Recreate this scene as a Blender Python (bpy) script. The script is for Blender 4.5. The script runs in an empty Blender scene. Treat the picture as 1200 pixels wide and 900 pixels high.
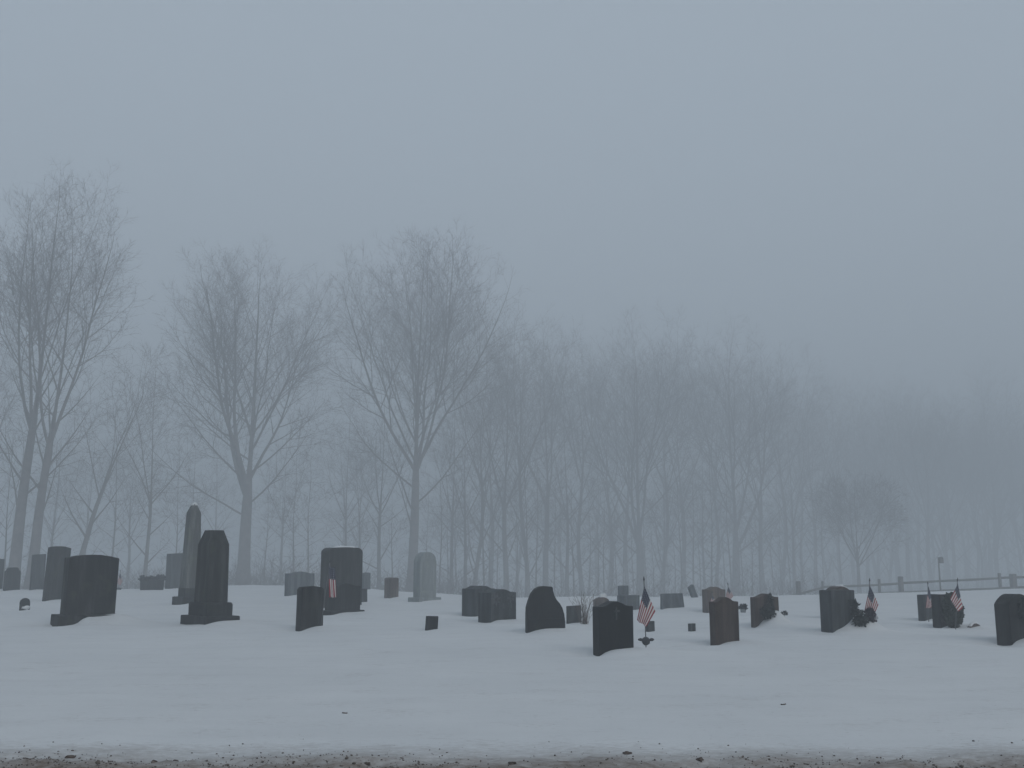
import bpy, bmesh, math, random
import numpy as np
from mathutils import Vector

# ------------------------------------------------------------------ camera, world, sun, exposure
sc = bpy.context.scene
R = math.radians
CAMH = 1.12                      # eye height above the snow
F = 1177.0                       # focal length in photo pixels (1200 wide)
HOR = 655.0                      # eye-level line in the photograph
PITCH = math.atan((HOR - 450.0) / F)

cam_d = bpy.data.cameras.new('camera')
cam_d.sensor_width = 36.0
cam_d.lens = 36.0 * F / 1200.0
cam_d.clip_start = 0.05
cam_d.clip_end = 2000.0
cam = bpy.data.objects.new('camera', cam_d)
sc.collection.objects.link(cam)
cam.location = (0, 0, CAMH)
cam.rotation_euler = (math.pi / 2 + PITCH, 0, 0)
sc.camera = cam

SUN_EL, SUN_AZ = 36.0, 142.0     # behind the camera, to the right; diffused by the fog
world = bpy.data.worlds.new('World')
sc.world = world
world.use_nodes = True
nt = world.node_tree
nt.nodes.clear()
w_out = nt.nodes.new('ShaderNodeOutputWorld')
w_bg = nt.nodes.new('ShaderNodeBackground')
w_sky = nt.nodes.new('ShaderNodeTexSky')
w_sky.sky_type = 'NISHITA'
w_sky.sun_disc = False
w_sky.sun_elevation = R(SUN_EL)
w_sky.sun_rotation = R(SUN_AZ)
w_sky.dust_density = 6.0
w_hsv = nt.nodes.new('ShaderNodeHueSaturation')
w_hsv.inputs['Saturation'].default_value = 0.35
w_mix = nt.nodes.new('ShaderNodeMixRGB')
w_mix.inputs['Fac'].default_value = 0.82          # the overcast hides most of the clear sky
w_mix.inputs['Color2'].default_value = (3.9, 4.65, 5.45, 1)
nt.links.new(w_sky.outputs[0], w_hsv.inputs['Color'])
nt.links.new(w_hsv.outputs[0], w_mix.inputs['Color1'])
nt.links.new(w_mix.outputs[0], w_bg.inputs['Color'])
w_bg.inputs['Strength'].default_value = 0.115
nt.links.new(w_bg.outputs[0], w_out.inputs['Surface'])

sun_d = bpy.data.lights.new('sun', 'SUN')
sun_d.energy = 0.7
sun_d.angle = R(50)
sun_d.color = (1.0, 0.985, 0.96)
sun = bpy.data.objects.new('sun', sun_d)
sc.collection.objects.link(sun)
_sd = Vector((math.sin(R(SUN_AZ)) * math.cos(R(SUN_EL)), math.cos(R(SUN_AZ)) * math.cos(R(SUN_EL)), math.sin(R(SUN_EL))))
sun.rotation_euler = _sd.to_track_quat('Z', 'Y').to_euler()

sc.view_settings.view_transform = 'Standard'
sc.view_settings.look = 'None'
sc.view_settings.gamma = 1.0
sc.view_settings.exposure = 0.0
sc.view_settings.use_curve_mapping = False
sc.cycles.use_denoising = True
sc.cycles.max_bounces = 6
sc.cycles.volume_bounces = 1
HAZE = 0.0115

# ------------------------------------------------------------------ helpers
C = sc.collection
CP, SP = math.cos(PITCH), math.sin(PITCH)

def ray(px, py):
    cx, cy = (px - 600.0) / F, -(py - 450.0) / F
    return cx, CP - cy * SP, SP + cy * CP          # world x, y, z

SKX = [-400, 0, 150, 230, 300, 400, 480, 600, 800, 930, 1060, 1200, 1600]
SKY = [692, 691, 690, 687, 685, 687, 694, 700, 699, 697, 694, 690, 686]

def crest(az_px):
    s = np.interp(az_px, SKX, SKY)
    return s, CAMH * F / (s - HOR)

def ground_at(px, py):
    """where the line of sight through a place in the photograph meets the snow"""
    x, y, z = ray(px, py)
    _, yc = crest(px)
    k = -CAMH / z if z < -1e-4 else 1e9
    if k * y > yc:
        k = yc / y
    return k * x, k * y

def height_for(X, Y, py):
    """height of a point above (X, Y) that shows at photo row py"""
    t = -(py - 450.0) / F
    # (z-CAMH)*CP - Y*SP = t * (Y*CP + (z-CAMH)*SP)
    dz = Y * (t * CP + SP) / (CP - t * SP)
    return CAMH + dz

def px_to_x(px, X, Y, z):
    depth = Y * CP + (z - CAMH) * SP
    return (px - 600.0) / F * depth

rng = np.random.default_rng(7)
_perm = rng.random((256, 256))
def vnoise(x, y):
    xi, yi = np.floor(x).astype(int), np.floor(y).astype(int)
    fx, fy = x - xi, y - yi
    fx, fy = fx * fx * (3 - 2 * fx), fy * fy * (3 - 2 * fy)
    g = lambda a, b: _perm[a % 256, b % 256]
    return (g(xi, yi) * (1 - fx) + g(xi + 1, yi) * fx) * (1 - fy) + (g(xi, yi + 1) * (1 - fx) + g(xi + 1, yi + 1) * fx) * fy - 0.5

DRIFTS = []      # (Px, Py, a, w, t, amplitude, hollow)
MOUNDS = []      # (x, y, sx, sy, h)
ROAD_EDGE = 5.42

def ground_h(X, Y, local=True):
    X = np.asarray(X, float); Y = np.asarray(Y, float)
    Ys = np.maximum(Y, 5.0)
    azpx = 600.0 + F * X / (Ys * CP)
    s, yc = crest(azpx)
    slope = (s - HOR) / F + 0.005
    d = np.maximum(0.0, Y - yc)
    z = -slope * (d * d / (d + 2.0))
    # far hillside rises again beyond the trees
    kr = np.clip((azpx - 850.0) / 200.0, 0, 1)
    z = z + 0.045 * (1 - kr) * np.maximum(0.0, Y - 112.0) + 0.09 * kr * np.maximum(0.0, Y - 195.0)
    z = z + 0.05 * vnoise(X * 0.35 + 11, Y * 0.30) * np.clip((Y - 7) / 6, 0, 1) + 0.030 * vnoise(X * 1.1, Y * 0.8 + 5) + 0.012 * vnoise(X * 3.1, Y * 2.2)
    # road-edge bank: lumpy ploughed rim, then a drop to the asphalt
    rim = np.exp(-((Y - ROAD_EDGE - 0.25) / 0.38) ** 2)
    z = z + rim * (0.02 + 0.045 * vnoise(X * 2.3, Y * 3.0) + 0.04 * vnoise(X * 7.0, Y * 8.0) + 0.035 * vnoise(X * 17.0, Y * 18.0))
    k = np.clip((ROAD_EDGE + 0.25 * vnoise(X * 1.3, Y * 0 + 3.3) - Y) / 0.35, 0, 1)
    z = z - 0.24 * k * k * (3 - 2 * k)
    if local:
        for (px, py, a, w, t, amp, hol) in DRIFTS:
            m = (np.abs(X - px) < 4) & (np.abs(Y - py) < 4)
            if not m.any():
                continue
            dx, dy = X[m] - px, Y[m] - py
            u = dx * math.cos(a) + dy * math.sin(a)
            v = dx * math.sin(a) - dy * math.cos(a)
            hs = (px * 12.9898 + py * 78.233) % 1.0
            wide = 0.16 if amp > 0.14 else 0.30 + 0.35 * ((hs * 7.3) % 1.0)
            su = np.clip((u - (w * 0.22 if amp > 0.14 else 0.12 * hs - 0.25) + 0.12 * vnoise(X[m] * 4, Y[m] * 4)) / wide, 0, 1); su = su * su * (3 - 2 * su)
            su = su * (0.75 + 0.5 * ((hs * 3.7) % 1.0) + 0.5 * vnoise(X[m] * 2.2 + 9, Y[m] * 2.2))
            tail = np.exp(-(np.maximum(0, u - w) / (0.26 + 0.22 * w)) ** 2)
            front = np.where(v > 0, np.exp(-(v / (0.28 + 0.25 * w)) ** 2), np.exp(-(v / 0.6) ** 2))
            dz = amp * su * tail * front
            # wind-scoured hollow at the left end
            r2 = ((u + 0.10) / 0.22) ** 2 + ((v + t * 0.5) / (t * 0.5 + 0.16)) ** 2
            dz = dz - hol * np.exp(-r2)
            z[m] += dz
        for (mx, my, sx, sy, hh) in MOUNDS:
            m = (np.abs(X - mx) < 4 * sx) & (np.abs(Y - my) < 4 * sy)
            if m.any():
                q = ((X[m] - mx) / sx) ** 2 + ((Y[m] - my) / sy) ** 2
                z[m] += hh * np.exp(-q) * (1 + 0.5 * vnoise(X[m] * 6, Y[m] * 6))
    return z

def gz(x, y, local=False):
    return float(ground_h(np.array([x]), np.array([y]), local)[0])

# ------------------------------------------------------------------ materials
MATS = {}
def new_mat(name):
    m = bpy.data.materials.new(name); m.use_nodes = True
    n = m.node_tree; b = n.nodes['Principled BSDF']
    MATS[name] = m
    return m, n, b

def N(n, typ, **kw):
    o = n.nodes.new(typ)
    for k, v in kw.items():
        setattr(o, k, v)
    return o

def mapped(n, scale, space='Object', rnd=True):
    tc = N(n, 'ShaderNodeTexCoord')
    mp = N(n, 'ShaderNodeMapping')
    mp.inputs['Scale'].default_value = scale
    n.links.new(tc.outputs[space], mp.inputs['Vector'])
    if rnd:
        oi = N(n, 'ShaderNodeObjectInfo')
        ml = N(n, 'ShaderNodeMath', operation='MULTIPLY'); ml.inputs[1].default_value = 57.0
        n.links.new(oi.outputs['Random'], ml.inputs[0])
        n.links.new(ml.outputs[0], mp.inputs['Location'])
    return mp

def noise(n, vec, scale, detail=5, rough=0.6):
    t = N(n, 'ShaderNodeTexNoise')
    t.inputs['Scale'].default_value = scale
    t.inputs['Detail'].default_value = detail
    t.inputs['Roughness'].default_value = rough
    n.links.new(vec.outputs['Vector'], t.inputs['Vector'])
    return t

def ramp(n, src, stops):
    r = N(n, 'ShaderNodeValToRGB')
    el = r.color_ramp.elements
    while len(el) < len(stops):
        el.new(0.5)
    for e, (p, c) in zip(el, stops):
        e.position = p
        e.color = (c[0], c[1], c[2], 1) if hasattr(c, '__len__') else (c, c, c, 1)
    n.links.new(src, r.inputs['Fac'])
    return r

def bump(n, b, src, strength, dist):
    bp = N(n, 'ShaderNodeBump')
    bp.inputs['Strength'].default_value = strength
    bp.inputs['Distance'].default_value = dist
    n.links.new(src, bp.inputs['Height'])
    n.links.new(bp.outputs[0], b.inputs['Normal'])

def stone_mat(name, col, streak=0.5, lichen=0.0, rough=0.75):
    m, n, b = new_mat(name)
    v1 = mapped(n, (5.0, 5.0, 0.55))             # vertical weather streaks
    v2 = mapped(n, (1, 1, 1))
    s = noise(n, v1, 1.6, 6, 0.65)
    g = noise(n, v2, 60.0, 3, 0.7)
    p = noise(n, v2, 3.5, 5, 0.6)
    lo = tuple(c * max(0.2, 1 - 0.62 * streak) for c in col)
    hi = tuple(min(0.8, c * (1 + 1.5 * streak)) for c in col)
    r1 = ramp(n, s.outputs['Fac'], [(0.39, lo), (0.5, col), (0.62, hi)])
    mx = N(n, 'ShaderNodeMixRGB', blend_type='MULTIPLY'); mx.inputs['Fac'].default_value = 0.6
    r2 = ramp(n, g.outputs['Fac'], [(0.35, 0.6), (0.65, 1.25)])
    n.links.new(r1.outputs[0], mx.inputs['Color1']); n.links.new(r2.outputs[0], mx.inputs['Color2'])
    out = mx.outputs[0]
    r3 = ramp(n, p.outputs['Fac'], [(0.56, 0.0), (0.68, 1.0)])
    ml = N(n, 'ShaderNodeMixRGB'); 
    fac = N(n, 'ShaderNodeMath', operation='MULTIPLY'); fac.inputs[1].default_value = 0.25 + lichen
    n.links.new(r3.outputs[0], fac.inputs[0]); n.links.new(fac.outputs[0], ml.inputs['Fac'])
    n.links.new(out, ml.inputs['Color1'])
    ml.inputs['Color2'].default_value = (col[0] * 1.5 + 0.008, col[1] * 1.6 + 0.010, col[2] * 1.2 + 0.004, 1)
    n.links.new(ml.outputs[0], b.inputs['Base Color'])
    b.inputs['Roughness'].default_value = rough
    b.inputs['Specular IOR Level'].default_value = 0.08
    bump(n, b, p.outputs['Fac'], 0.25, 0.02)
    return m

stone_mat('granite_black', (0.011, 0.0115, 0.0125), 0.3, 0.0, 0.45)
stone_mat('granite_dark', (0.014, 0.0145, 0.015), 0.75, 0.3)
stone_mat('slate_weathered', (0.015, 0.0152, 0.015), 1.1, 0.6)
stone_mat('monument_mossy', (0.019, 0.0195, 0.018), 0.9, 0.4)
stone_mat('granite_grey', (0.085, 0.095, 0.105), 0.4, 0.05)
stone_mat('granite_mid', (0.04, 0.044, 0.047), 0.5, 0.05)
stone_mat('granite_brown', (0.05, 0.037, 0.032), 0.45, 0.05)
stone_mat('granite_tan', (0.09, 0.072, 0.066), 0.4, 0.05)
stone_mat('marble_pale', (0.23, 0.25, 0.255), 0.15, 0.0)
stone_mat('marble_stained', (0.075, 0.078, 0.074), 0.55, 0.3)

def simple_mat(name, col, rough=0.7, var=0.3, scale=8.0, metallic=0.0):
    m, n, b = new_mat(name)
    v = mapped(n, (1, 1, 1))
    t = noise(n, v, scale, 4, 0.6)
    r = ramp(n, t.outputs['Fac'], [(0.3, tuple(c * (1 - var) for c in col)), (0.7, tuple(min(1, c * (1 + var)) for c in col))])
    n.links.new(r.outputs[0], b.inputs['Base Color'])
    b.inputs['Roughness'].default_value = rough
    b.inputs['Metallic'].default_value = metallic
    b.inputs['Specular IOR Level'].default_value = 0.2
    return m

simple_mat('bark', (0.14, 0.122, 0.115), 0.9, 0.35, 3.0)
simple_mat('twig', (0.115, 0.097, 0.092), 0.9, 0.2, 2.0)
simple_mat('dry_twig', (0.11, 0.085, 0.07), 0.9, 0.3, 4.0)
simple_mat('fence_wood', (0.13, 0.12, 0.115), 0.85, 0.3, 6.0)
simple_mat('pole_metal', (0.10, 0.10, 0.105), 0.5, 0.2, 6.0)
simple_mat('gold_wood', (0.16, 0.13, 0.09), 0.6, 0.2, 6.0)
simple_mat('bronze', (0.022, 0.024, 0.028), 0.5, 0.3, 20.0)
simple_mat('evergreen', (0.026, 0.036, 0.024), 0.8, 0.45, 12.0)
simple_mat('evergreen_dark', (0.012, 0.016, 0.014), 0.8, 0.45, 12.0)
simple_mat('bloom_purple', (0.030, 0.016, 0.028), 0.8, 0.5, 25.0)
simple_mat('bloom_dark', (0.030, 0.030, 0.036), 0.8, 0.5, 20.0)
simple_mat('bloom_white', (0.55, 0.55, 0.56), 0.8, 0.2, 20.0)
simple_mat('yellow_ornament', (0.42, 0.30, 0.10), 0.5, 0.2, 20.0)
simple_mat('clod_earth', (0.075, 0.058, 0.05), 0.95, 0.6, 30.0)
simple_mat('grit', (0.10, 0.085, 0.072), 0.95, 0.6, 12.0)
simple_mat('leaf_dead', (0.11, 0.09, 0.075), 0.9, 0.4, 20.0)
simple_mat('carve_light', (0.07, 0.073, 0.077), 0.8, 0.3, 25.0)

def snow_nodes(name, dirt):
    m, n, b = new_mat(name)
    v = mapped(n, (1, 1, 1), 'Object', False)
    a = noise(n, v, 0.45, 4, 0.55)
    base = ramp(n, a.outputs['Fac'], [(0.3, (0.58, 0.592, 0.602)), (0.7, (0.625, 0.635, 0.642))])
    vst = mapped(n, (0.5, 2.6, 1.0), 'Object', False)          # wind-crust streaks
    stn = noise(n, vst, 1.1, 6, 0.65)
    str_ = ramp(n, stn.outputs['Fac'], [(0.3, 0.965), (0.52, 1.0), (0.72, 1.025)])
    mst = N(n, 'ShaderNodeMixRGB', blend_type='MULTIPLY'); mst.inputs['Fac'].default_value = 1.0
    n.links.new(base.outputs[0], mst.inputs['Color1']); n.links.new(str_.outputs[0], mst.inputs['Color2'])
    col = mst.outputs[0]
    f1 = noise(n, v, 9.0, 6, 0.7)
    if dirt:
        # ploughed grit: strongest on the rim by the road, thinning out over a couple of metres
        tc = N(n, 'ShaderNodeTexCoord'); sx = N(n, 'ShaderNodeSeparateXYZ')
        n.links.new(tc.outputs['Object'], sx.inputs[0])
        mr = N(n, 'ShaderNodeMapRange', interpolation_type='LINEAR')
        mr.inputs['From Min'].default_value = ROAD_EDGE + 0.05; mr.inputs['From Max'].default_value = ROAD_EDGE + 1.10
        mr.inputs['To Min'].default_value = 1.0; mr.inputs['To Max'].default_value = 0.0
        n.links.new(sx.outputs['Y'], mr.inputs['Value'])
        vs = mapped(n, (1.0, 1.6, 1.0), 'Object', False)
        big = noise(n, vs, 1.5, 4, 0.6)
        sm = noise(n, vs, 14.0, 6, 0.75)
        ad = N(n, 'ShaderNodeMath', operation='MULTIPLY_ADD')       # dirt = edge + noise
        n.links.new(big.outputs['Fac'], ad.inputs[0]); ad.inputs[1].default_value = 0.8
        n.links.new(mr.outputs[0], ad.inputs[2])
        ad2 = N(n, 'ShaderNodeMath', operation='MULTIPLY_ADD')
        n.links.new(sm.outputs['Fac'], ad2.inputs[0]); ad2.inputs[1].default_value = 1.1
        n.links.new(ad.outputs[0], ad2.inputs[2])
        dr = ramp(n, ad2.outputs[0], [(0.0, 0.0), (1.0, 1.0)])
        m2 = N(n, 'ShaderNodeMapRange'); m2.inputs['From Min'].default_value = 1.02; m2.inputs['From Max'].default_value = 2.0
        n.links.new(ad2.outputs[0], m2.inputs['Value'])
        n.nodes.remove(dr)
        mx = N(n, 'ShaderNodeMixRGB')
        n.links.new(m2.outputs[0], mx.inputs['Fac']); n.links.new(col, mx.inputs['Color1'])
        mx.inputs['Color2'].default_value = (0.15, 0.118, 0.095, 1)
        # sparse specks of grit farther in
        sp = noise(n, vs, 26.0, 2, 0.5)
        mr3 = N(n, 'ShaderNodeMapRange'); mr3.inputs['From Min'].default_value = 0.71; mr3.inputs['From Max'].default_value = 0.78
        n.links.new(sp.outputs['Fac'], mr3.inputs['Value'])
        mr4 = N(n, 'ShaderNodeMapRange'); mr4.inputs['From Min'].default_value = ROAD_EDGE; mr4.inputs['From Max'].default_value = 12.0
        mr4.inputs['To Min'].default_value = 0.8; mr4.inputs['To Max'].default_value = 0.0
        n.links.new(sx.outputs['Y'], mr4.inputs['Value'])
        mm = N(n, 'ShaderNodeMath', operation='MULTIPLY')
        n.links.new(mr3.outputs[0], mm.inputs[0]); n.links.new(mr4.outputs[0], mm.inputs[1])
        mx2 = N(n, 'ShaderNodeMixRGB')
        n.links.new(mm.outputs[0], mx2.inputs['Fac']); n.links.new(mx.outputs[0], mx2.inputs['Color1'])
        mx2.inputs['Color2'].default_value = (0.10, 0.09, 0.08, 1)
        col = mx2.outputs[0]
    n.links.new(col, b.inputs['Base Color'])
    b.inputs['Roughness'].default_value = 0.85
    b.inputs['Specular IOR Level'].default_value = 0.15
    bump(n, b, f1.outputs['Fac'], 0.35, 0.03)
snow_nodes('snow', True)
snow_nodes('snow_clean', False)

def asphalt():
    m, n, b = new_mat('asphalt')
    v = mapped(n, (1, 1, 1), 'Object', False)
    a = noise(n, v, 40.0, 4, 0.7); w = noise(n, v, 1.2, 4, 0.6)
    r = ramp(n, a.outputs['Fac'], [(0.3, 0.03), (0.7, 0.065)])
    r2 = ramp(n, w.outputs['Fac'], [(0.45, 0.35), (0.6, 0.8)])
    n.links.new(r.outputs[0], b.inputs['Base Color']); n.links.new(r2.outputs[0], b.inputs['Roughness'])
    bump(n, b, a.outputs['Fac'], 0.4, 0.01)
asphalt()

def flag_mat():
    """stripes and canton printed on the cloth, in the cloth's own UV (u along fly, v along hoist)"""
    m, n, b = new_mat('flag_cloth')
    uv = N(n, 'ShaderNodeUVMap'); uv.uv_map = 'UVMap'
    s = N(n, 'ShaderNodeSeparateXYZ'); n.links.new(uv.outputs[0], s.inputs[0])
    def M(op, a, bb=None):
        o = N(n, 'ShaderNodeMath', operation=op)
        for i, q in enumerate((a, bb)):
            if q is None: continue
            if isinstance(q, (int, float)): o.inputs[i].default_value = q
            else: n.links.new(q, o.inputs[i])
        return o.outputs[0]
    v13 = M('MULTIPLY', s.outputs['Y'], 13.0)
    odd = M('MODULO', M('FLOOR', v13), 2.0)                     # 0 = red, 1 = white
    mx = N(n, 'ShaderNodeMixRGB'); n.links.new(odd, mx.inputs['Fac'])
    mx.inputs['Color1'].default_value = (0.26, 0.03, 0.04, 1); mx.inputs['Color2'].default_value = (0.58, 0.56, 0.54, 1)
    can = M('MULTIPLY', M('LESS_THAN', s.outputs['X'], 0.4), M('LESS_THAN', s.outputs['Y'], 7 / 13.0))
    # star field: rows of small dots
    cu = M('SUBTRACT', M('FRACT', M('MULTIPLY', s.outputs['X'], 6 / 0.4)), 0.5)
    cv = M('SUBTRACT', M('FRACT', M('MULTIPLY', s.outputs['Y'], 5 * 13 / 7.0)), 0.5)
    rr = M('ADD', M('MULTIPLY', cu, cu), M('MULTIPLY', cv, cv))
    st = M('LESS_THAN', rr, 0.05)
    mb = N(n, 'ShaderNodeMixRGB'); n.links.new(st, mb.inputs['Fac'])
    mb.inputs['Color1'].default_value = (0.012, 0.016, 0.04, 1); mb.inputs['Color2'].default_value = (0.30, 0.30, 0.32, 1)
    m2 = N(n, 'ShaderNodeMixRGB'); n.links.new(can, m2.inputs['Fac'])
    n.links.new(mx.outputs[0], m2.inputs['Color1']); n.links.new(mb.outputs[0], m2.inputs['Color2'])
    n.links.new(m2.outputs[0], b.inputs['Base Color'])
    b.inputs['Roughness'].default_value = 0.9
    b.inputs['Specular IOR Level'].default_value = 0.1
flag_mat()

# ------------------------------------------------------------------ object helpers
def link(name, me, mat=None, parent=None, loc=None, rz=None):
    o = bpy.data.objects.new(name, me)
    C.objects.link(o)
    if mat and me is not None and not me.materials:
        me.materials.append(MATS[mat])
    if parent is not None: o.parent = parent
    if loc is not None: o.location = loc
    if rz is not None: o.rotation_euler = (0, 0, rz)
    return o

def tag(o, label, cat, group=None):
    o['label'] = label; o['category'] = cat
    if group: o['group'] = group
    return o

def bm_mesh(bm, name, smooth=False):
    me = bpy.data.meshes.new(name)
    bm.normal_update()
    bm.to_mesh(me); bm.free()
    if smooth:
        me.polygons.foreach_set('use_smooth', [True] * len(me.polygons))
    return me

def np_mesh(name, verts, quads, smooth=False):
    verts = np.asarray(verts, np.float32); quads = np.asarray(quads, np.int32)
    k = quads.shape[1]
    me = bpy.data.meshes.new(name)
    me.vertices.add(len(verts)); me.vertices.foreach_set('co', verts.ravel())
    me.loops.add(quads.size); me.loops.foreach_set('vertex_index', quads.ravel())
    me.polygons.add(len(quads))
    me.polygons.foreach_set('loop_start', np.arange(0, quads.size, k, dtype=np.int32))
    try:
        me.polygons.foreach_set('loop_total', np.full(len(quads), k, np.int32))
    except Exception:
        pass
    if smooth:
        me.polygons.foreach_set('use_smooth', np.ones(len(quads), bool))
    me.update(calc_edges=True)
    me.validate()
    return me

def seg_mesh(name, segs, sides, smooth=True):
    """tapered tubes; segs rows = p0(3) p1(3) r0 r1"""
    s = np.asarray(segs, np.float64)
    p0, p1, r0, r1 = s[:, :3], s[:, 3:6], s[:, 6:7], s[:, 7:8]
    d = p1 - p0; d /= np.maximum(np.linalg.norm(d, axis=1, keepdims=True), 1e-9)
    ref = np.where(np.abs(d[:, 2:3]) < 0.95, np.array([[0, 0, 1.0]]), np.array([[1.0, 0, 0]]))
    u = np.cross(ref, d); u /= np.maximum(np.linalg.norm(u, axis=1, keepdims=True), 1e-9)
    v = np.cross(d, u)
    n = len(s)
    V = np.zeros((n, 2 * sides, 3))
    for k in range(sides):
        a = 2 * math.pi * k / sides
        o = u * math.cos(a) + v * math.sin(a)
        V[:, k] = p0 + o * r0
        V[:, sides + k] = p1 + o * r1
    base = (np.arange(n) * 2 * sides)[:, None]
    Q = []
    for k in range(sides):
        k2 = (k + 1) % sides
        Q.append(np.concatenate([base + k, base + k2, base + sides + k2, base + sides + k], axis=1))
    Q = np.stack(Q, axis=1).reshape(-1, 4)
    return np_mesh(name, V.reshape(-1, 3), Q, smooth)

def tube_mesh(name, pts, radii, sides=10):
    """one continuous tapered tube"""
    pts = [Vector(p) for p in pts]
    bm = bmesh.new(); rings = []
    for i, p in enumerate(pts):
        d = (pts[min(i + 1, len(pts) - 1)] - pts[max(i - 1, 0)]).normalized()
        ref = Vector((1, 0, 0)) if abs(d.x) < 0.9 else Vector((0, 1, 0))
        u = d.cross(ref).normalized(); v = d.cross(u)
        rings.append([bm.verts.new(p + (u * math.cos(2 * math.pi * k / sides) + v * math.sin(2 * math.pi * k / sides)) * radii[i]) for k in range(sides)])
    for a, b in zip(rings, rings[1:]):
        for k in range(sides):
            bm.faces.new((a[k], a[(k + 1) % sides], b[(k + 1) % sides], b[k]))
    bm.faces.new(list(reversed(rings[0]))); bm.faces.new(rings[-1])
    bmesh.ops.recalc_face_normals(bm, faces=bm.faces)
    return bm_mesh(bm, name, True)

def lump(name, r, seed, squash=(1, 1, 0.7), sub=2, rough=0.3):
    rr = random.Random(seed)
    bm = bmesh.new()
    bmesh.ops.create_icosphere(bm, subdivisions=sub, radius=1.0)
    ph = [rr.uniform(0, 9) for _ in range(6)]
    for v in bm.verts:
        c = v.co
        k = 1 + rough * (math.sin(c.x * 2.3 + ph[0]) * math.cos(c.y * 2.7 + ph[1]) + 0.5 * math.sin(c.z * 4.1 + ph[2]) * math.cos(c.x * 5 + ph[3]) + rr.uniform(-0.25, 0.25))
        v.co = Vector((c.x * squash[0], c.y * squash[1], c.z * squash[2])) * k * r
    return bm_mesh(bm, name, True)

def foliage(name, n, shape, size, seed, needle=False):
    """many small leaf faces spread through a volume; shape(rr) -> point"""
    rr = random.Random(seed)
    V, Q = [], []
    for i in range(n):
        p = Vector(shape(rr))
        d = Vector((rr.gauss(0, 1), rr.gauss(0, 1), rr.gauss(0.3, 1))).normalized()
        e = d.orthogonal().normalized()
        e.rotate(__import__('mathutils').Quaternion(d, rr.uniform(0, 6.28)))
        L = size * rr.uniform(0.6, 1.4); W = L * (0.22 if needle else 0.45)
        b = len(V)
        V += [p, p + d * L * 0.5 + e * W, p + d * L, p + d * L * 0.5 - e * W]
        Q.append((b, b + 1, b + 2, b + 3))
    return np_mesh(name, [tuple(v) for v in V], Q)

# ------------------------------------------------------------------ headstone shapes
def profile(kind, w, h):
    """top edge from left to right, as (x, z)"""
    hw = w / 2; P = []
    n = 18
    if kind == 'flat':
        P = [(-hw, h), (hw, h)]
    elif kind == 'tilt':
        P = [(-hw, h * 0.975), (hw, h)]
    elif kind == 'serp':
        for i in range(n + 1):
            t = -1 + 2 * i / n
            c = 0.5 + 0.5 * math.cos(math.pi * min(1, abs(t) / 0.8))
            P.append((t * hw, h * (0.90 + 0.10 * c)))
    elif kind == 'serp_low':
        for i in range(n + 1):
            t = -1 + 2 * i / n
            c = 0.5 + 0.5 * math.cos(math.pi * min(1, abs(t) / 0.8))
            P.append((t * hw, h - 0.055 * (1 - c)))
    elif kind == 'arc':
        for i in range(n + 1):
            t = -1 + 2 * i / n
            P.append((t * hw, h - (0.07 * w) * t * t))
    elif kind == 'arch':
        for i in range(n + 1):
            t = -1 + 2 * i / n
            P.append((t * hw, h - 0.15 * w * t * t))
    elif kind == 'round':
        for i in range(n + 1):
            a = math.pi - math.pi * i / n
            P.append((hw * 0.94 * math.cos(a), h - hw * 0.85 + hw * 0.85 * math.sin(a)))
        P = [(-hw, h - hw * 1.05), (-hw, h - hw * 0.9)] + P[1:-1] + [(hw, h - hw * 0.9), (hw, h - hw * 1.05)]
    elif kind == 'rounded':
        r = min(0.16, hw * 0.4)
        for i in range(7):
            a = math.pi - math.pi / 2 * i / 6
            P.append((-hw + r + r * math.cos(a), h - r * 0.8 - 0.012 + r * 0.8 * math.sin(a)))
        P.append((0, h))
        for i in range(7):
            a = math.pi / 2 - math.pi / 2 * i / 6
            P.append((hw - r + r * math.cos(a), h - r * 0.8 - 0.012 + r * 0.8 * math.sin(a)))
    elif kind == 'shoulder':
        P = [(-hw, h * 0.84), (-hw * 0.84, h * 0.85), (-hw * 0.70, h * 0.95), (-hw * 0.5, h * 0.99), (hw * 0.45, h), (hw * 0.62, h * 0.96), (hw * 0.78, h * 0.86), (hw, h * 0.83)]
    elif kind == 'flame':
        pts = [(-1, 0.42), (-0.97, 0.55), (-0.88, 0.70), (-0.74, 0.84), (-0.56, 0.94), (-0.34, 0.99), (-0.1, 1.0), (0.30, 0.985), (0.36, 0.965),
               (0.38, 0.90), (0.44, 0.80), (0.56, 0.70), (0.72, 0.62), (0.86, 0.52), (0.96, 0.38), (1.0, 0.22)]
        P = [(x * hw, z * h) for x, z in pts]
    elif kind == 'rough':
        rr = random.Random(int(w * 1000))
        for i in range(9):
            t = -1 + 2 * i / 8
            P.append((t * hw * 0.97, h * (0.93 + 0.07 * (1 - t * t)) + rr.uniform(-0.012, 0.012)))
    return P

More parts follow.
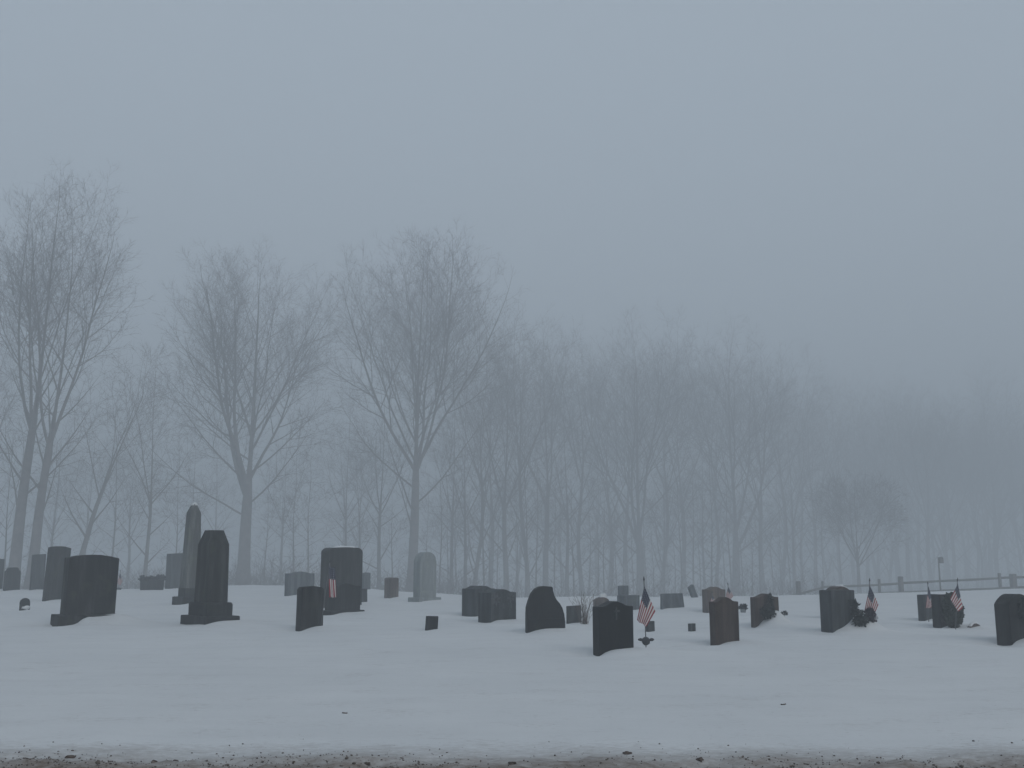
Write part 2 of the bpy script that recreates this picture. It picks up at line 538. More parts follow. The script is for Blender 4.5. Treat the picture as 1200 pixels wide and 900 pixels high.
def slab_mesh(name, w, t, h, kind, bury=0.35, slant=0.0, bev=0.012, batter=0.0):
    bm = bmesh.new()
    top = profile(kind, w, h)
    hw = w / 2
    out = [(-hw * (1 + batter), -bury)] + top + [(hw * (1 + batter), -bury)]
    fr = []
    bk = []
    for x, z in out:
        k = max(0.0, z) / h
        fr.append(bm.verts.new((x, -t / 2 + slant * k, z)))
        bk.append(bm.verts.new((x, t / 2, z)))
    bm.faces.new(fr); bm.faces.new(list(reversed(bk)))
    n = len(out)
    for i in range(n):
        j = (i + 1) % n
        bm.faces.new((fr[j], fr[i], bk[i], bk[j]))
    bmesh.ops.recalc_face_normals(bm, faces=bm.faces)
    ed = [e for e in bm.edges if len(e.link_faces) == 2 and e.calc_face_angle(0) > 0.5]
    if bev > 0:
        bmesh.ops.bevel(bm, geom=ed, offset=bev, segments=2, affect='EDGES', profile=0.6)
    # hand-cut unevenness
    rr = random.Random(hash(name) % 1000 + int(w * 991))
    for v in bm.verts:
        v.co.x += rr.uniform(-1, 1) * 0.0025; v.co.z += rr.uniform(-1, 1) * 0.0025
    return bm_mesh(bm, name)

def loft_mesh(name, rings, chamfer=0.0, bev=0.01):
    """stack of rectangular sections (z, half_x, half_y) with chamfered upright corners"""
    bm = bmesh.new(); R_ = []
    for z, hx, hy in rings:
        c = min(chamfer, hx * 0.45, hy * 0.45)
        if c > 0.002:
            pts = [(-hx + c, -hy), (hx - c, -hy), (hx, -hy + c), (hx, hy - c), (hx - c, hy), (-hx + c, hy), (-hx, hy - c), (-hx, -hy + c)]
        else:
            pts = [(-hx, -hy), (hx, -hy), (hx, hy), (-hx, hy)] if chamfer <= 0.002 else [(-hx, -hy), (hx, -hy), (hx, -hy), (hx, hy), (hx, hy), (-hx, hy), (-hx, hy), (-hx, -hy)]
        R_.append([bm.verts.new((x, y, z)) for x, y in pts])
    for a, b in zip(R_, R_[1:]):
        n = len(a)
        for k in range(n):
            bm.faces.new((a[k], a[(k + 1) % n], b[(k + 1) % n], b[k]))
    bm.faces.new(list(reversed(R_[0]))); bm.faces.new(R_[-1])
    bmesh.ops.remove_doubles(bm, verts=bm.verts, dist=0.0005)
    bmesh.ops.recalc_face_normals(bm, faces=bm.faces)
    ed = [e for e in bm.edges if len(e.link_faces) == 2 and e.calc_face_angle(0) > 0.4]
    if bev > 0:
        bmesh.ops.bevel(bm, geom=ed, offset=bev, segments=2, affect='EDGES', profile=0.6)
    return bm_mesh(bm, name)

def snow_cap_mesh(name, w, t, th, prof=None):
    """a soft pillow of snow lying on a top edge, x from -w/2 to w/2; prof(x) -> z of the stone top"""
    nx, ny = 16, 6
    bm = bmesh.new(); rr = random.Random(int(w * 777))
    ph = rr.uniform(0, 6)
    g = []
    for i in range(nx + 1):
        row = []
        for j in range(ny + 1):
            a, b = -1 + 2 * i / nx, -1 + 2 * j / ny
            e = max(0, 1 - abs(a) ** 3.0) * max(0, 1 - abs(b) ** 3.0)
            x, y = a * w / 2, b * t / 2
            z = (prof(x) if prof else 0) - 0.008 + th * (e ** 0.5) * (1 + 0.25 * math.sin(a * 5 + ph) + 0.12 * math.sin(a * 11 + b * 3 + ph))
            row.append(bm.verts.new((x, y, z)))
        g.append(row)
    for i in range(nx):
        for j in range(ny):
            bm.faces.new((g[i][j], g[i + 1][j], g[i + 1][j + 1], g[i][j + 1]))
    return bm_mesh(bm, name, True)

def place(xl, xr, by, s, a):
    """front-left corner, width and thickness of a stone turned by a, from its outline in the photograph"""
    px, py = ground_at(xl + s * (xr - xl), by)
    def solve(vx, vy, target):
        k = (target - 600.0) / F
        off = -CAMH * SP
        # (px+q*vx) = k*((py+q*vy)*CP + off)
        return (k * (py * CP + off) - px) / (vx - k * vy * CP)
    t = solve(-math.sin(a), math.cos(a), xl)
    w = solve(math.cos(a), math.sin(a), xr)
    return px, py, w, t

def stone_frame(xl, xr, by, ty, s, a_deg, amp=0.10, hol=0.05, t_max=0.6):
    a = R(a_deg)
    px, py, w, t = place(xl, xr, by, s, a)
    t = min(max(t, 0.07), t_max)
    cx = px + w / 2 * math.cos(a) - t / 2 * math.sin(a)
    cy = py + w / 2 * math.sin(a) + t / 2 * math.cos(a)
    base = gz(cx, cy)
    h = height_for(px, py, ty) - base
    if amp or hol:
        DRIFTS.append((px, py, a, w, t, amp * (0.45 if amp > 0.3 else 0.42), hol * 0.9))
    return a, px, py, cx, cy, base, w, t, h

LOG = []
def stone(name, xl, xr, by, ty, s, a_deg, kind, mat, label, cat='headstone', lean=(0, 0), amp=0.10, hol=0.05, slant=0.0,
          plinth=None, cap=None, bev=0.012, group=None, t_max=0.6, batter=0.0):
    a, px, py, cx, cy, base, w, t, h = stone_frame(xl, xr, by, ty, s, a_deg, amp, hol, t_max)
    LOG.append((label[:40], round(py, 1), round(w, 2), round(t, 2), round(h, 2)))
    multi = plinth or cap
    me = slab_mesh(name, w, t, h, kind, slant=slant * t, bev=bev, batter=batter)
    if multi:
        root = link(name, None, loc=(cx, cy, base), rz=a)
        tb = link('tablet', me, mat, root)
        if plinth:
            ph, grow_ = plinth
            link('plinth', loft_mesh('plinth', [(-0.3, w / 2 + grow_, t / 2 + grow_), (ph, w / 2 + grow_, t / 2 + grow_)], 0, 0.015), mat, root)
        if cap:
            x0, x1, th = cap
            pr = profile(kind, w, h); xs = [p[0] for p in pr]; zs = [p[1] for p in pr]
            mid = (x0 + x1) / 2 * w
            c = link('snow_cap', snow_cap_mesh('snow_cap', (x1 - x0) * w, t * 0.9, th, lambda x: float(np.interp(x + mid, xs, zs))), 'snow_clean', tb)
            c.location = (mid, 0, 0)
    else:
        root = link(name, me, mat, loc=(cx, cy, base), rz=a)
    root.rotation_euler = (lean[0], lean[1], a)
    tag(root, label, cat, group)
    return root, dict(a=a, w=w, t=t, h=h, base=base, px=px, py=py, cx=cx, cy=cy)

def child_box(name, parent, mat, x0, x1, y0, y1, z0, z1, bev=0.004):
    bm = bmesh.new()
    bmesh.ops.create_cube(bm, size=1.0)
    for v in bm.verts:
        v.co = Vector(((x0 + x1) / 2 + v.co.x * (x1 - x0), (y0 + y1) / 2 + v.co.y * (y1 - y0), (z0 + z1) / 2 + v.co.z * (z1 - z0)))
    if bev:
        bmesh.ops.bevel(bm, geom=list(bm.edges), offset=bev, segments=1, affect='EDGES')
    return link(name, bm_mesh(bm, name), mat, parent)

# ------------------------------------------------------------------ the headstones
G = 'headstones standing in the snow'
A = 42
stone('headstone', -22, 2.5, 690, 655, 0.2, 52, 'flat', 'granite_mid', 'grey headstone sliver cut by the left edge of the picture', group=G)
stone('headstone', 3, 23, 693, 665, 0.15, 50, 'shoulder', 'granite_dark', 'small dark headstone with cut shoulders before the two tall trunks', group=G, amp=0.12)
stone('headstone', 34, 51, 692.5, 649, 0.12, 52, 'tilt', 'granite_mid', 'plain grey slab half hidden behind a taller leaning slab', group=G, amp=0.10, bev=0.008)
stone('headstone', 49, 77, 704, 640, 0.15, 52, 'arc', 'slate_weathered', 'tall dark slab leaning right behind the big broad headstone', group=G, lean=(0, R(2.2)), amp=0.08)
r0, q0 = stone('grave_marker', 22, 35, 715, 701, 0.12, 48, 'round', 'granite_dark', 'tiny round-topped marker with frost on its face, lower left', cat='marker', amp=0.02, hol=0.02)
r1, q1 = stone('headstone', 69, 134, 731, 650, 0.09, 36, 'arc', 'slate_weathered', 'big broad blackened headstone with curved top on a snowy base', group=G, plinth=(0.14, 0.12), amp=0.32, hol=0.06, lean=(0, R(0.8)))
r2, q2 = stone('headstone', 193, 217, 686.5, 648, 0.25, 54, 'tilt', 'granite_mid', 'grey slab standing just behind the obelisk', group=G, amp=0.05)
stone('headstone', 333, 368, 698, 670, 0.12, 32, 'serp_low', 'granite_grey', 'pale grey low headstone with wavy top, left of the rounded monument', group=G, amp=0.06)
stone('headstone', 346, 378.5, 737, 687, 0.20, 40, 'rounded', 'slate_weathered', 'weathered dark slab leaning right beside a flag, in front of rounded monument', group=G, lean=(R(-3), R(2.0)), amp=0.12, bev=0.015)
r14, q14 = stone('headstone', 374, 424, 711, 641, 0.20, 40, 'rounded', 'slate_weathered', 'tall round-cornered monument with snow on its top', group=G, cap=(-0.25, 0.38, 0.045), amp=0.04, bev=0.02)
r15, q15 = stone('headstone', 380, 422, 721, 684, 0.22, 40, 'serp_low', 'granite_dark', 'low dark headstone on a wide base behind the drooping flag', group=G, plinth=(0.07, 0.07), amp=0.10)
stone('headstone', 420, 431, 706, 690, 0.2, 40, 'tilt', 'granite_mid', 'small slanted stone peeking out right of the rounded monument', group=G, slant=0.4, amp=0.03, hol=0.01)
stone('headstone', 424, 434, 688, 671, 0.25, 40, 'arc', 'granite_grey', 'faint distant little stone between the rounded monument and tree trunks', group=G, amp=0.02, hol=0.0)
stone('headstone', 450, 467, 700.5, 677, 0.42, 44, 'arc', 'granite_tan', 'small brownish stone left of the pale round-topped tablet', group=G, amp=0.05)
r19, q19 = stone('headstone', 484, 511, 705, 647, 0.30, 42, 'round', 'marble_pale', 'pale marble round-topped tablet in front of the tall tree trunk', group=G, plinth=(0.10, 0.10), amp=0.10)
stone('grave_marker', 498, 513, 739, 722, 0.15, 35, 'tilt', 'granite_dark', 'small dark tilted block alone in open snow at centre left', cat='marker', lean=(0, R(4)), amp=0.03, hol=0.02)
stone('headstone', 541, 580, 720.5, 687, 0.42, 44, 'serp_low', 'granite_mid', 'grey headstone overlapped by the carved headstone in front of it', group=G, amp=0.05)
r22, q22 = stone('headstone', 560, 605, 730.5, 691, 0.34, 42, 'serp_low', 'granite_mid', 'grey headstone carved with leaves, left of the black flame-shaped stone', group=G, amp=0.13)
r23, q23 = stone('headstone', 615, 663, 743, 687, 0.06, 22, 'flame', 'granite_black', 'black polished stone with a curved flame-like lopsided top', group=G, amp=0.14, hol=0.03, bev=0.02)
stone('headstone', 664, 683, 731, 710, 0.12, 35, 'tilt', 'granite_mid', 'small slant-faced stone right of the black flame-shaped stone', group=G, slant=0.7, amp=0.06, hol=0.02)
r26, q26 = stone('headstone', 694.5, 743, 765, 705, 0.17, 25, 'serp', 'granite_black', 'nearest black headstone with curved top and small cross, beside a flag', group=G, amp=0.17, hol=0.10)
stone('headstone', 695, 714, 714, 700, 0.2, 40, 'arch', 'granite_tan', 'brown arched stone with snow, peeking over the nearest black headstone', group=G, cap=(-0.1, 0.45, 0.09), amp=0.02)
stone('headstone', 724, 737, 704, 686.5, 0.3, 42, 'flat', 'granite_grey', 'pale upright block farthest behind the nearest black headstone', group=G, amp=0.02)
stone('headstone', 723, 750, 715, 698, 0.3, 42, 'flat', 'granite_grey', 'low wide grey stone behind the big flag at centre', group=G, amp=0.04)
stone('grave_marker', 758, 767.5, 739, 728, 0.2, 38, 'flat', 'granite_mid', 'small square marker just right of the big centre flag', cat='marker', amp=0.02, hol=0.01, bev=0.008)
stone('headstone', 774, 804, 715, 696, 0.15, 36, 'flat', 'granite_grey', 'grey slant-faced stone standing alone right of the centre flag', group=G, slant=0.75, amp=0.12, hol=0.02, batter=0.06)
stone('headstone', 810, 818, 700, 685, 0.4, 40, 'flat', 'granite_grey', 'faint thin slab leaning left at the edge of the far wood', group=G, lean=(0, R(-28)), amp=0.0, hol=0.0, bev=0.006)
stone('grave_marker', 808.5, 815.5, 738.5, 731, 0.25, 42, 'flat', 'granite_mid', 'tiniest square marker in open snow left of the brown headstone', cat='marker', amp=0.01, hol=0.01, bev=0.006)
stone('headstone', 823, 851, 717, 688, 0.25, 28, 'serp_low', 'granite_tan', 'light brown headstone behind the dark brown one', group=G, amp=0.04)
r35, q35 = stone('headstone', 832, 867, 753, 700, 0.20, 24, 'serp', 'granite_brown', 'dark brown headstone with curved top at centre right', group=G, amp=0.13, hol=0.08)
r36, q36 = stone('headstone', 880, 914, 734.5, 696, 0.17, 22, 'serp_low', 'granite_brown', 'brown headstone with evergreen spray and snow heaped at its foot', group=G, amp=0.10)
r37, q37 = stone('headstone', 962, 1004, 742.5, 692, 0.34, 32, 'flat', 'granite_mid', 'dark grey square-topped headstone with snowy wreath heap at its foot', group=G, amp=0.15, hol=0.06)
stone('headstone', 967, 999, 727, 687.5, 0.35, 42, 'arch', 'granite_brown', 'brown stone with a snow cap peeking over the square-topped headstone', group=G, cap=(0.08, 0.47, 0.045), amp=0.03, hol=0.0)
stone('headstone', 1076, 1097, 726, 697, 0.36, 32, 'flat', 'granite_mid', 'grey flat-topped stone behind the small droopy flag, far right', group=G, amp=0.04)
r39, q39 = stone('headstone', 1093, 1121, 735, 696.5, 0.36, 32, 'flat', 'granite_dark', 'dark stone beside the evergreen shrub at right', group=G, cap=(-0.4, 0.42, 0.025), amp=0.08)
stone('grave_marker', 1133, 1150, 736.5, 731, 0.3, 42, 'arch', 'granite_tan', 'low snow-dusted lump of stone right of the evergreen shrub', cat='marker', cap=(-0.45, 0.45, 0.03), amp=0.06, hol=0.0)
r41, q41 = stone('headstone', 1168, 1213, 754.5, 697, 0.40, 44, 'arch', 'granite_dark', 'black arch-topped headstone cut by the right edge, wreath on its face', group=G, amp=0.12, hol=0.09, bev=0.016)

# ---- details on single stones
def front(q):   # y of the front face
    return -q['t'] / 2
# frost on the tiny marker's face
fr = link('frost', lump('frost', 0.07, 5, (1.3, 0.22, 0.75), 2, 0.35), 'snow_clean', r0); fr.location = (0.0, front(q0) - 0.002, 0.05)
# recessed-looking tall panel on the marble tablet
def arch_panel(name, parent, q, mat, x0, x1, z0, z1, depth=0.012):
    bm = bmesh.new(); hw = (x1 - x0) / 2; pts = [(-hw, z0)]
    for i in range(13):
        a = math.pi - math.pi * i / 12
        pts.append((hw * math.cos(a), z1 - hw + hw * math.sin(a)))
    pts.append((hw, z0))
    y = front(q)
    f = [bm.verts.new((x + (x0 + x1) / 2, y - depth, z)) for x, z in pts]
    b = [bm.verts.new((x + (x0 + x1) / 2, y + 0.01, z)) for x, z in pts]
    bm.faces.new(f)
    for i in range(len(pts)):
        j = (i + 1) % len(pts); bm.faces.new((f[j], f[i], b[i], b[j]))
    bmesh.ops.recalc_face_normals(bm, faces=bm.faces)
    return link(name, bm_mesh(bm, name), mat, parent)
arch_panel('raised_panel', r19, q19, 'marble_pale', -q19['w'] * 0.36, q19['w'] * 0.36, 0.28, q19['h'] - 0.16)
# carved leaves and a name panel on the grey carved headstone
def petals(parent, q, cx, cz, n, L, mat):
    for i in range(n):
        an = 2 * math.pi * i / n + 0.3
        bm = bmesh.new()
        y = front(q)
        d = Vector((math.cos(an), 0, math.sin(an))); e = Vector((-math.sin(an), 0, math.cos(an)))
        o = Vector((cx, y, cz))
        pts = [o + d * L * 0.15, o + d * L * 0.5 + e * L * 0.2, o + d * L, o + d * L * 0.5 - e * L * 0.2]
        top = [bm.verts.new(p) for p in pts]; c = bm.verts.new(o + d * L * 0.5 + Vector((0, -0.012, 0)))
        for k in range(4):
            bm.faces.new((top[k], top[(k + 1) % 4], c))
        bmesh.ops.recalc_face_normals(bm, faces=bm.faces)
        link('carved_leaf', bm_mesh(bm, 'carved_leaf'), mat, parent)
petals(r22, q22, -q22['w'] * 0.30, q22['h'] * 0.70, 7, 0.13, 'carve_light')
petals(r22, q22, q22['w'] * 0.30, q22['h'] * 0.76, 6, 0.11, 'carve_light')
child_box('name_panel', r22, 'granite_mid', -q22['w'] * 0.16, q22['w'] * 0.32, front(q22) - 0.008, front(q22) + 0.01, q22['h'] * 0.42, q22['h'] * 0.58)
# polished stone's lower carved band
child_box('lower_band', r23, 'granite_black', -q23['w'] * 0.46, q23['w'] * 0.46, front(q23) - 0.01, front(q23) + 0.01, -0.1, q23['h'] * 0.30)
# small cross on the nearest stone
cz = q26['h'] * 0.78
child_box('cross', r26, 'granite_mid', -0.012, 0.012, front(q26) - 0.006, front(q26) + 0.01, cz - 0.09, cz + 0.06, 0.002)
child_box('cross_arm', r26, 'granite_mid', -0.045, 0.045, front(q26) - 0.0065, front(q26) + 0.01, cz + 0.005, cz + 0.027, 0.002)
# wreath with a yellow ornament on the right-edge stone
def ring_points(rr, R0, r0):
    a = rr.uniform(0, 6.283); b = rr.uniform(0, 6.283); k = r0 * math.sqrt(rr.random())
    return ((R0 + k * math.cos(b)) * math.cos(a), k * math.sin(b) * 0.7, (R0 + k * math.cos(b)) * math.sin(a))
wr = link('wreath', None, loc=(q41['cx'] + (q41['t'] / 2 + 0.05) * math.sin(q41['a']), q41['cy'] - (q41['t'] / 2 + 0.05) * math.cos(q41['a']), q41['base'] + q41['h'] * 0.66), rz=q41['a'])
tag(wr, 'dark oval wreath with yellow ornament hung on right-edge headstone', 'wreath')
link('greenery', foliage('greenery', 700, lambda rr: ring_points(rr, 0.11, 0.05), 0.05, 3), 'evergreen_dark', wr)
link('ornament', lump('ornament', 0.045, 8, (0.5, 0.35, 1.2), 2, 0.1), 'yellow_ornament', wr)

# ------------------------------------------------------------------ obelisk and shaft monument
def monument(name, label, xl, xr, by, a_deg, build):
    a = R(a_deg)
    px, py, w, t = place(xl, xr, by, 0.42, a)
    cx = px + w / 2 * math.cos(a) - t / 2 * math.sin(a); cy = py + w / 2 * math.sin(a) + t / 2 * math.cos(a)
    base = gz(cx, cy)
    root = link(name, None, loc=(cx, cy, base), rz=a)
    tag(root, label, 'monument')
    sc_ = cy / F
    build(root, cx, cy, base, w, t, sc_)
    DRIFTS.append((px, py, a, w, t, 0.045, 0.02))
    return root

def build_obelisk(root, cx, cy, base, w, t, m):
    Z = lambda py: height_for(cx, cy, py) - base
    hb = 0.5 * (w + t) / 2
    k = 33.0 / 43.0 / 1.0
    link('plinth', loft_mesh('plinth', [(-0.4, hb, hb), (Z(699), hb, hb)], 0, 0.02), 'granite_dark', root)
    s0, s1 = hb * 0.64, hb * 0.46
    link('die', loft_mesh('die', [(Z(699) - 0.01, s0 * 1.04, s0 * 1.04), (Z(689), s0 * 1.04, s0 * 1.04)], 0, 0.012), 'granite_dark', root)
    sh = link('shaft', loft_mesh('shaft', [(Z(692), s0, s0), (Z(601), s1, s1), (Z(591), s1 * 0.42, s1 * 0.42)], 0.03, 0.008), 'marble_stained', root)
    c = link('snow_cap', snow_cap_mesh('snow_cap', s1 * 1.0, s1 * 1.0, 0.07), 'snow_clean', root); c.location = (0, 0, Z(592))
monument('obelisk', 'tall weathered obelisk with snow on its tip, behind the shaft monument', 203, 240, 708.5, 42, build_obelisk)

def build_shaft(root, cx, cy, base, w, t, m):
    Z = lambda py: height_for(cx, cy, py) - base
    hw, ht = w / 2, t / 2
    link('plinth', loft_mesh('plinth', [(-0.4, hw, ht), (Z(722), hw, ht), (Z(721), hw * 0.98, ht * 0.98)], 0, 0.012), 'granite_dark', root)
    f = 0.745
    link('base_block', loft_mesh('base_block', [(Z(722) - 0.01, hw * f, ht * f), (Z(707.5), hw * f, ht * f), (Z(705.5), hw * f * 0.93, ht * f * 0.93)], 0, 0.01), 'granite_dark', root)
    g = 0.61
    link('shaft', loft_mesh('shaft', [(Z(706), hw * g, ht * g), (Z(638), hw * g * 0.94, ht * g * 0.94), (Z(621.5), hw * g * 0.68, ht * g * 0.5)], 0.05, 0.008), 'monument_mossy', root)
monument('shaft_monument', 'tall dark stone shaft with chamfered top on stepped plinths, at left', 211, 281, 733.5, 42, build_shaft)

# ------------------------------------------------------------------ flags
def flag(label, bx, by, tx, ty, quad, holder=False, group='small flags on staffs beside graves', seed=1, ripple=0.5, sink=0.15, mat='flag_cloth', vscale=1.0):
    """staff from (bx,by) to (tx,ty); quad = cloth corners hoist-top, hoist-bottom, fly-top, fly-bottom in the photograph"""
    X, Y = ground_at(bx, by)
    g = gz(X, Y)
    def W(px, py):
        z = height_for(X, Y, py)
        return Vector((px_to_x(px, X, Y, z), Y, z))
    B, T = W(bx, by), W(tx, ty)
    root = link('flag_on_staff', None, loc=(X, Y, g)); tag(root, label, 'flag', group)
    o = Vector((X, Y, g))
    d = (T - B).normalized()
    st = link('staff', tube_mesh('staff', [B - o - d * sink, T - o], [0.007, 0.007], 8), 'gold_wood' if False else 'pole_metal', root)
    fin = link('finial', tube_mesh('finial', [T - o - d * 0.005, T - o + d * 0.012, T - o + d * 0.05], [0.008, 0.012, 0.002], 8), 'bronze', st)
    A_, D_, B_, C_ = [W(*q) - o for q in quad]
    n1, n2 = 26, 20
    rr = random.Random(seed); ph = rr.uniform(0, 6.28)
    bm = bmesh.new(); uvl = bm.loops.layers.uv.new('UVMap'); grid = []; uvs = {}
    size = (B_ - A_).length
    for i in range(n1 + 1):
        t = i / n1; row = []
        for j in range(n2 + 1):
            s = j / n2
            p = (A_ * (1 - s) + D_ * s) * (1 - t) + (B_ * (1 - s) + C_ * s) * t
            fold = math.sin(s * 11 + ph + 1.5 * t) * (0.3 + 0.7 * t) * 0.05 * size * ripple * 2
            p = p + Vector((0.25 * fold, -0.016 + fold * 0.9 - 0.03 * s, 0.10 * fold))
            v = bm.verts.new(p); uvs[v] = (t, s * vscale); row.append(v)
        grid.append(row)
    for i in range(n1):
        for j in range(n2):
            f = bm.faces.new((grid[i][j], grid[i + 1][j], grid[i + 1][j + 1], grid[i][j + 1]))
            f.smooth = True
            for l in f.loops: l[uvl].uv = uvs[l.vert]
    cl = link('cloth', bm_mesh(bm, 'cloth', True), mat, root)
    md = cl.modifiers.new('thickness', 'SOLIDIFY'); md.thickness = 0.0015
    return root, W, o

f1, W, o = flag('large drooping flag with round dark holder beside the nearest black headstone', 757, 757.5, 754.6, 680,
     [(754.9, 687), (767.5, 716), (746, 727), (757, 734)], seed=2)
c = W(756.7, 751) - o
MOUNDS.append((o.x, o.y - 0.1, 0.30, 0.30, -0.07))
hb = link('grave_holder', lump('grave_holder', 0.058, 4, (1.0, 0.8, 0.95), 2, 0.06), 'bronze', f1); hb.location = c + Vector((0, -0.03, 0))
for sx in (-1, 1):
    e = link('holder_lug', lump('holder_lug', 0.026, 6 + sx, (1.25, 0.7, 0.8), 2, 0.15), 'bronze', f1); e.location = c + Vector((sx * 0.075, -0.03, 0.018))
flag('flag on a leaning staff drooping over the low dark headstone, left', 375.6, 736, 386.5, 659, [(385.5, 664), (393, 666), (386.5, 700), (395, 700)], seed=5, ripple=0.35, vscale=0.52)
flag('flag rising from the snowy wreath heap by the square-topped headstone', 1018, 741, 1019, 681, [(1019, 686), (1028.3, 708.5), (1012, 717.5), (1022, 723.5)], seed=9)
flag('small droopy flag in front of the grey flat-topped stone, right', 1088.5, 728.5, 1087.3, 684.5, [(1087.6, 687), (1093.2, 708), (1084.3, 712.5), (1089.2, 712.5)], seed=12)
flag('folded flag in front of the evergreen shrub, far right', 1119.8, 738, 1122, 680.5, [(1122, 684), (1127, 712), (1113.2, 702), (1121.3, 716.5)], seed=15, ripple=0.9)
f7, W7, o7 = flag('faint distant flag left of the flower planter', 139, 690, 141, 669, [(141, 671), (144, 681), (137.7, 683), (141.5, 686)], seed=17, ripple=0.3)
h7 = link('grave_holder', lump('grave_holder', 0.11, 14, (1.0, 0.8, 0.4), 2, 0.1), 'bronze', f7); h7.location = (0, 0, 0.03)
flag('small flag showing behind the top of the dark brown headstone', 855, 716, 853, 685, [(853.1, 687.5), (858.8, 698), (850.5, 699), (855, 703)], seed=19, ripple=0.3)
flag('tiny reddish flag tip left of the dark brown headstone top', 834.5, 719, 834.5, 695, [(834.6, 697), (838, 705), (832, 706), (835, 709)], seed=23, ripple=0.3)

# ------------------------------------------------------------------ planter, pots, wreath heaps, shrubs
def ell(rx, ry, rz, shell=0.5):
    def f(rr):
        while True:
            p = Vector((rr.uniform(-1, 1), rr.uniform(-1, 1), rr.uniform(-1, 1)))
            if 0.02 < p.length <= 1: break
        k = p.length ** shell / p.length
        return (p.x * k * rx, p.y * k * ry, p.z * k * rz)
    return f

a, px, py, cx, cy, base, w, t, h = stone_frame(160, 192, 692, 680, 0.15, 25, 0.04, 0.0, 0.45)
pl = link('flower_planter', None, loc=(cx, cy, base), rz=a); tag(pl, 'low stone planter box full of dark withered flowers near the obelisk', 'planter')
link('box', loft_mesh('box', [(-0.2, w / 2 * 0.94, t / 2 * 0.94), (h, w / 2, t / 2), (h + 0.001, w / 2 - 0.04, t / 2 - 0.04), (h - 0.05, w / 2 - 0.05, t / 2 - 0.05)], 0, 0.008), 'granite_dark', pl)
for i in range(9):
    rr = random.Random(i + 40)
    x = -w / 2 + w * (i + 0.5) / 9
    b_ = link('bloom', foliage('bloom', 90, ell(0.10, 0.10, 0.09), 0.06, 60 + i), 'bloom_dark', pl)
    b_.location = (x, rr.uniform(-0.06, 0.06), h + rr.uniform(0.0, 0.07) + 0.05 * (i > 5))

def pot(label, px, by, ty, hw):
    X, Y = ground_at(px, by); b = gz(X, Y); h = height_for(X, Y, ty) - b; m = hw * Y / F
    root = link('flower_pot', None, loc=(X, Y, b)); tag(root, label, 'flower pot')
    link('pot', tube_mesh('pot', [(0, 0, -0.05), (0, 0, h * 0.45), (0, 0, h * 0.5)], [m * 0.6, m * 0.85, m * 0.95], 12), 'marble_pale', root)
    fl = link('flowers', foliage('flowers', 160, ell(m, m, h * 0.3), 0.05, 71), 'bloom_dark', root); fl.location = (0, 0, h * 0.72)
pot('small pot of dark flowers right of the dark brown headstone', 871, 718, 709.5, 4)

def heap(label, px, by, wpx, hpx, seed, items):
    X, Y = ground_at(px, by); m = Y / F
    MOUNDS.append((X, Y + 0.05, wpx * m * 0.5, 0.32, hpx * m))
    return X, Y, m
# heap by the brown headstone
X, Y, m = heap('', 907, 734, 30, 14, 1, None)
rt = link('evergreen_spray', None, loc=(X, Y, gz(X, Y))); tag(rt, 'dark evergreen sprig standing in snow heap before the brown headstone', 'evergreen spray')
def cone(rr, r, h):
    z = rr.random() ** 1.4
    a = rr.uniform(0, 6.283); k = r * (1 - z) * math.sqrt(rr.random())
    return (k * math.cos(a), k * math.sin(a), z * h)
sp = link('greenery', foliage('greenery', 500, lambda rr: cone(rr, 0.10, 0.36), 0.05, 21, True), 'evergreen_dark', rt); sp.location = ((900 - 905) * m, -0.12, 0.16)
sp = link('greenery', foliage('greenery', 260, ell(0.09, 0.08, 0.12), 0.05, 22, True), 'evergreen_dark', rt); sp.location = ((894.5 - 905) * m, -0.15, 0.22)
sp = link('greenery', foliage('greenery', 90, ell(0.06, 0.05, 0.03), 0.04, 23, True), 'evergreen_dark', rt); sp.location = ((917 - 905) * m, 0.0, 0.20)
st = link('stem', tube_mesh('stem', [((900 - 905) * m, -0.12, -0.05), ((900 - 905) * m, -0.12, 0.45)], [0.012, 0.005], 6), 'dry_twig', rt)
# heap by the square-topped headstone
X, Y, m = heap('', 1006, 740, 40, 23, 2, None)
rt = link('grave_wreath', None, loc=(X, Y, gz(X, Y))); tag(rt, 'snow-covered wreath with evergreen fronds and purple blooms beside a flag', 'wreath')
for (ox, oz, rx, rz_, n, mt, sd) in ((-6, 0.09, 0.11, 0.06, 330, 'evergreen_dark', 31), (-6.5, 0.17, 0.035, 0.10, 150, 'evergreen_dark', 32), (-12, 0.30, 0.035, 0.11, 130, 'evergreen_dark', 38)):
    b_ = link('frond', foliage('frond', n, ell(rx, 0.07, rz_), 0.06, sd, True), mt, rt); b_.location = (ox * m, -0.36, gz(X + ox * m, Y - 0.36, True) - gz(X, Y) + oz - 0.04)
for (ox, oz, rx, n, mt, sd) in ((7, 0.13, 0.065, 260, 'bloom_purple', 34), (10, 0.08, 0.06, 220, 'bloom_purple', 35), (12.5, 0.11, 0.03, 60, 'bloom_white', 36), (8, 0.04, 0.045, 120, 'bloom_purple', 37)):
    b_ = link('bloom', foliage('bloom', n, ell(rx, 0.05, rx), 0.04, sd), mt, rt); b_.location = (ox * m, -0.26, gz(X + ox * m, Y - 0.26, True) - gz(X, Y) + oz - 0.03)
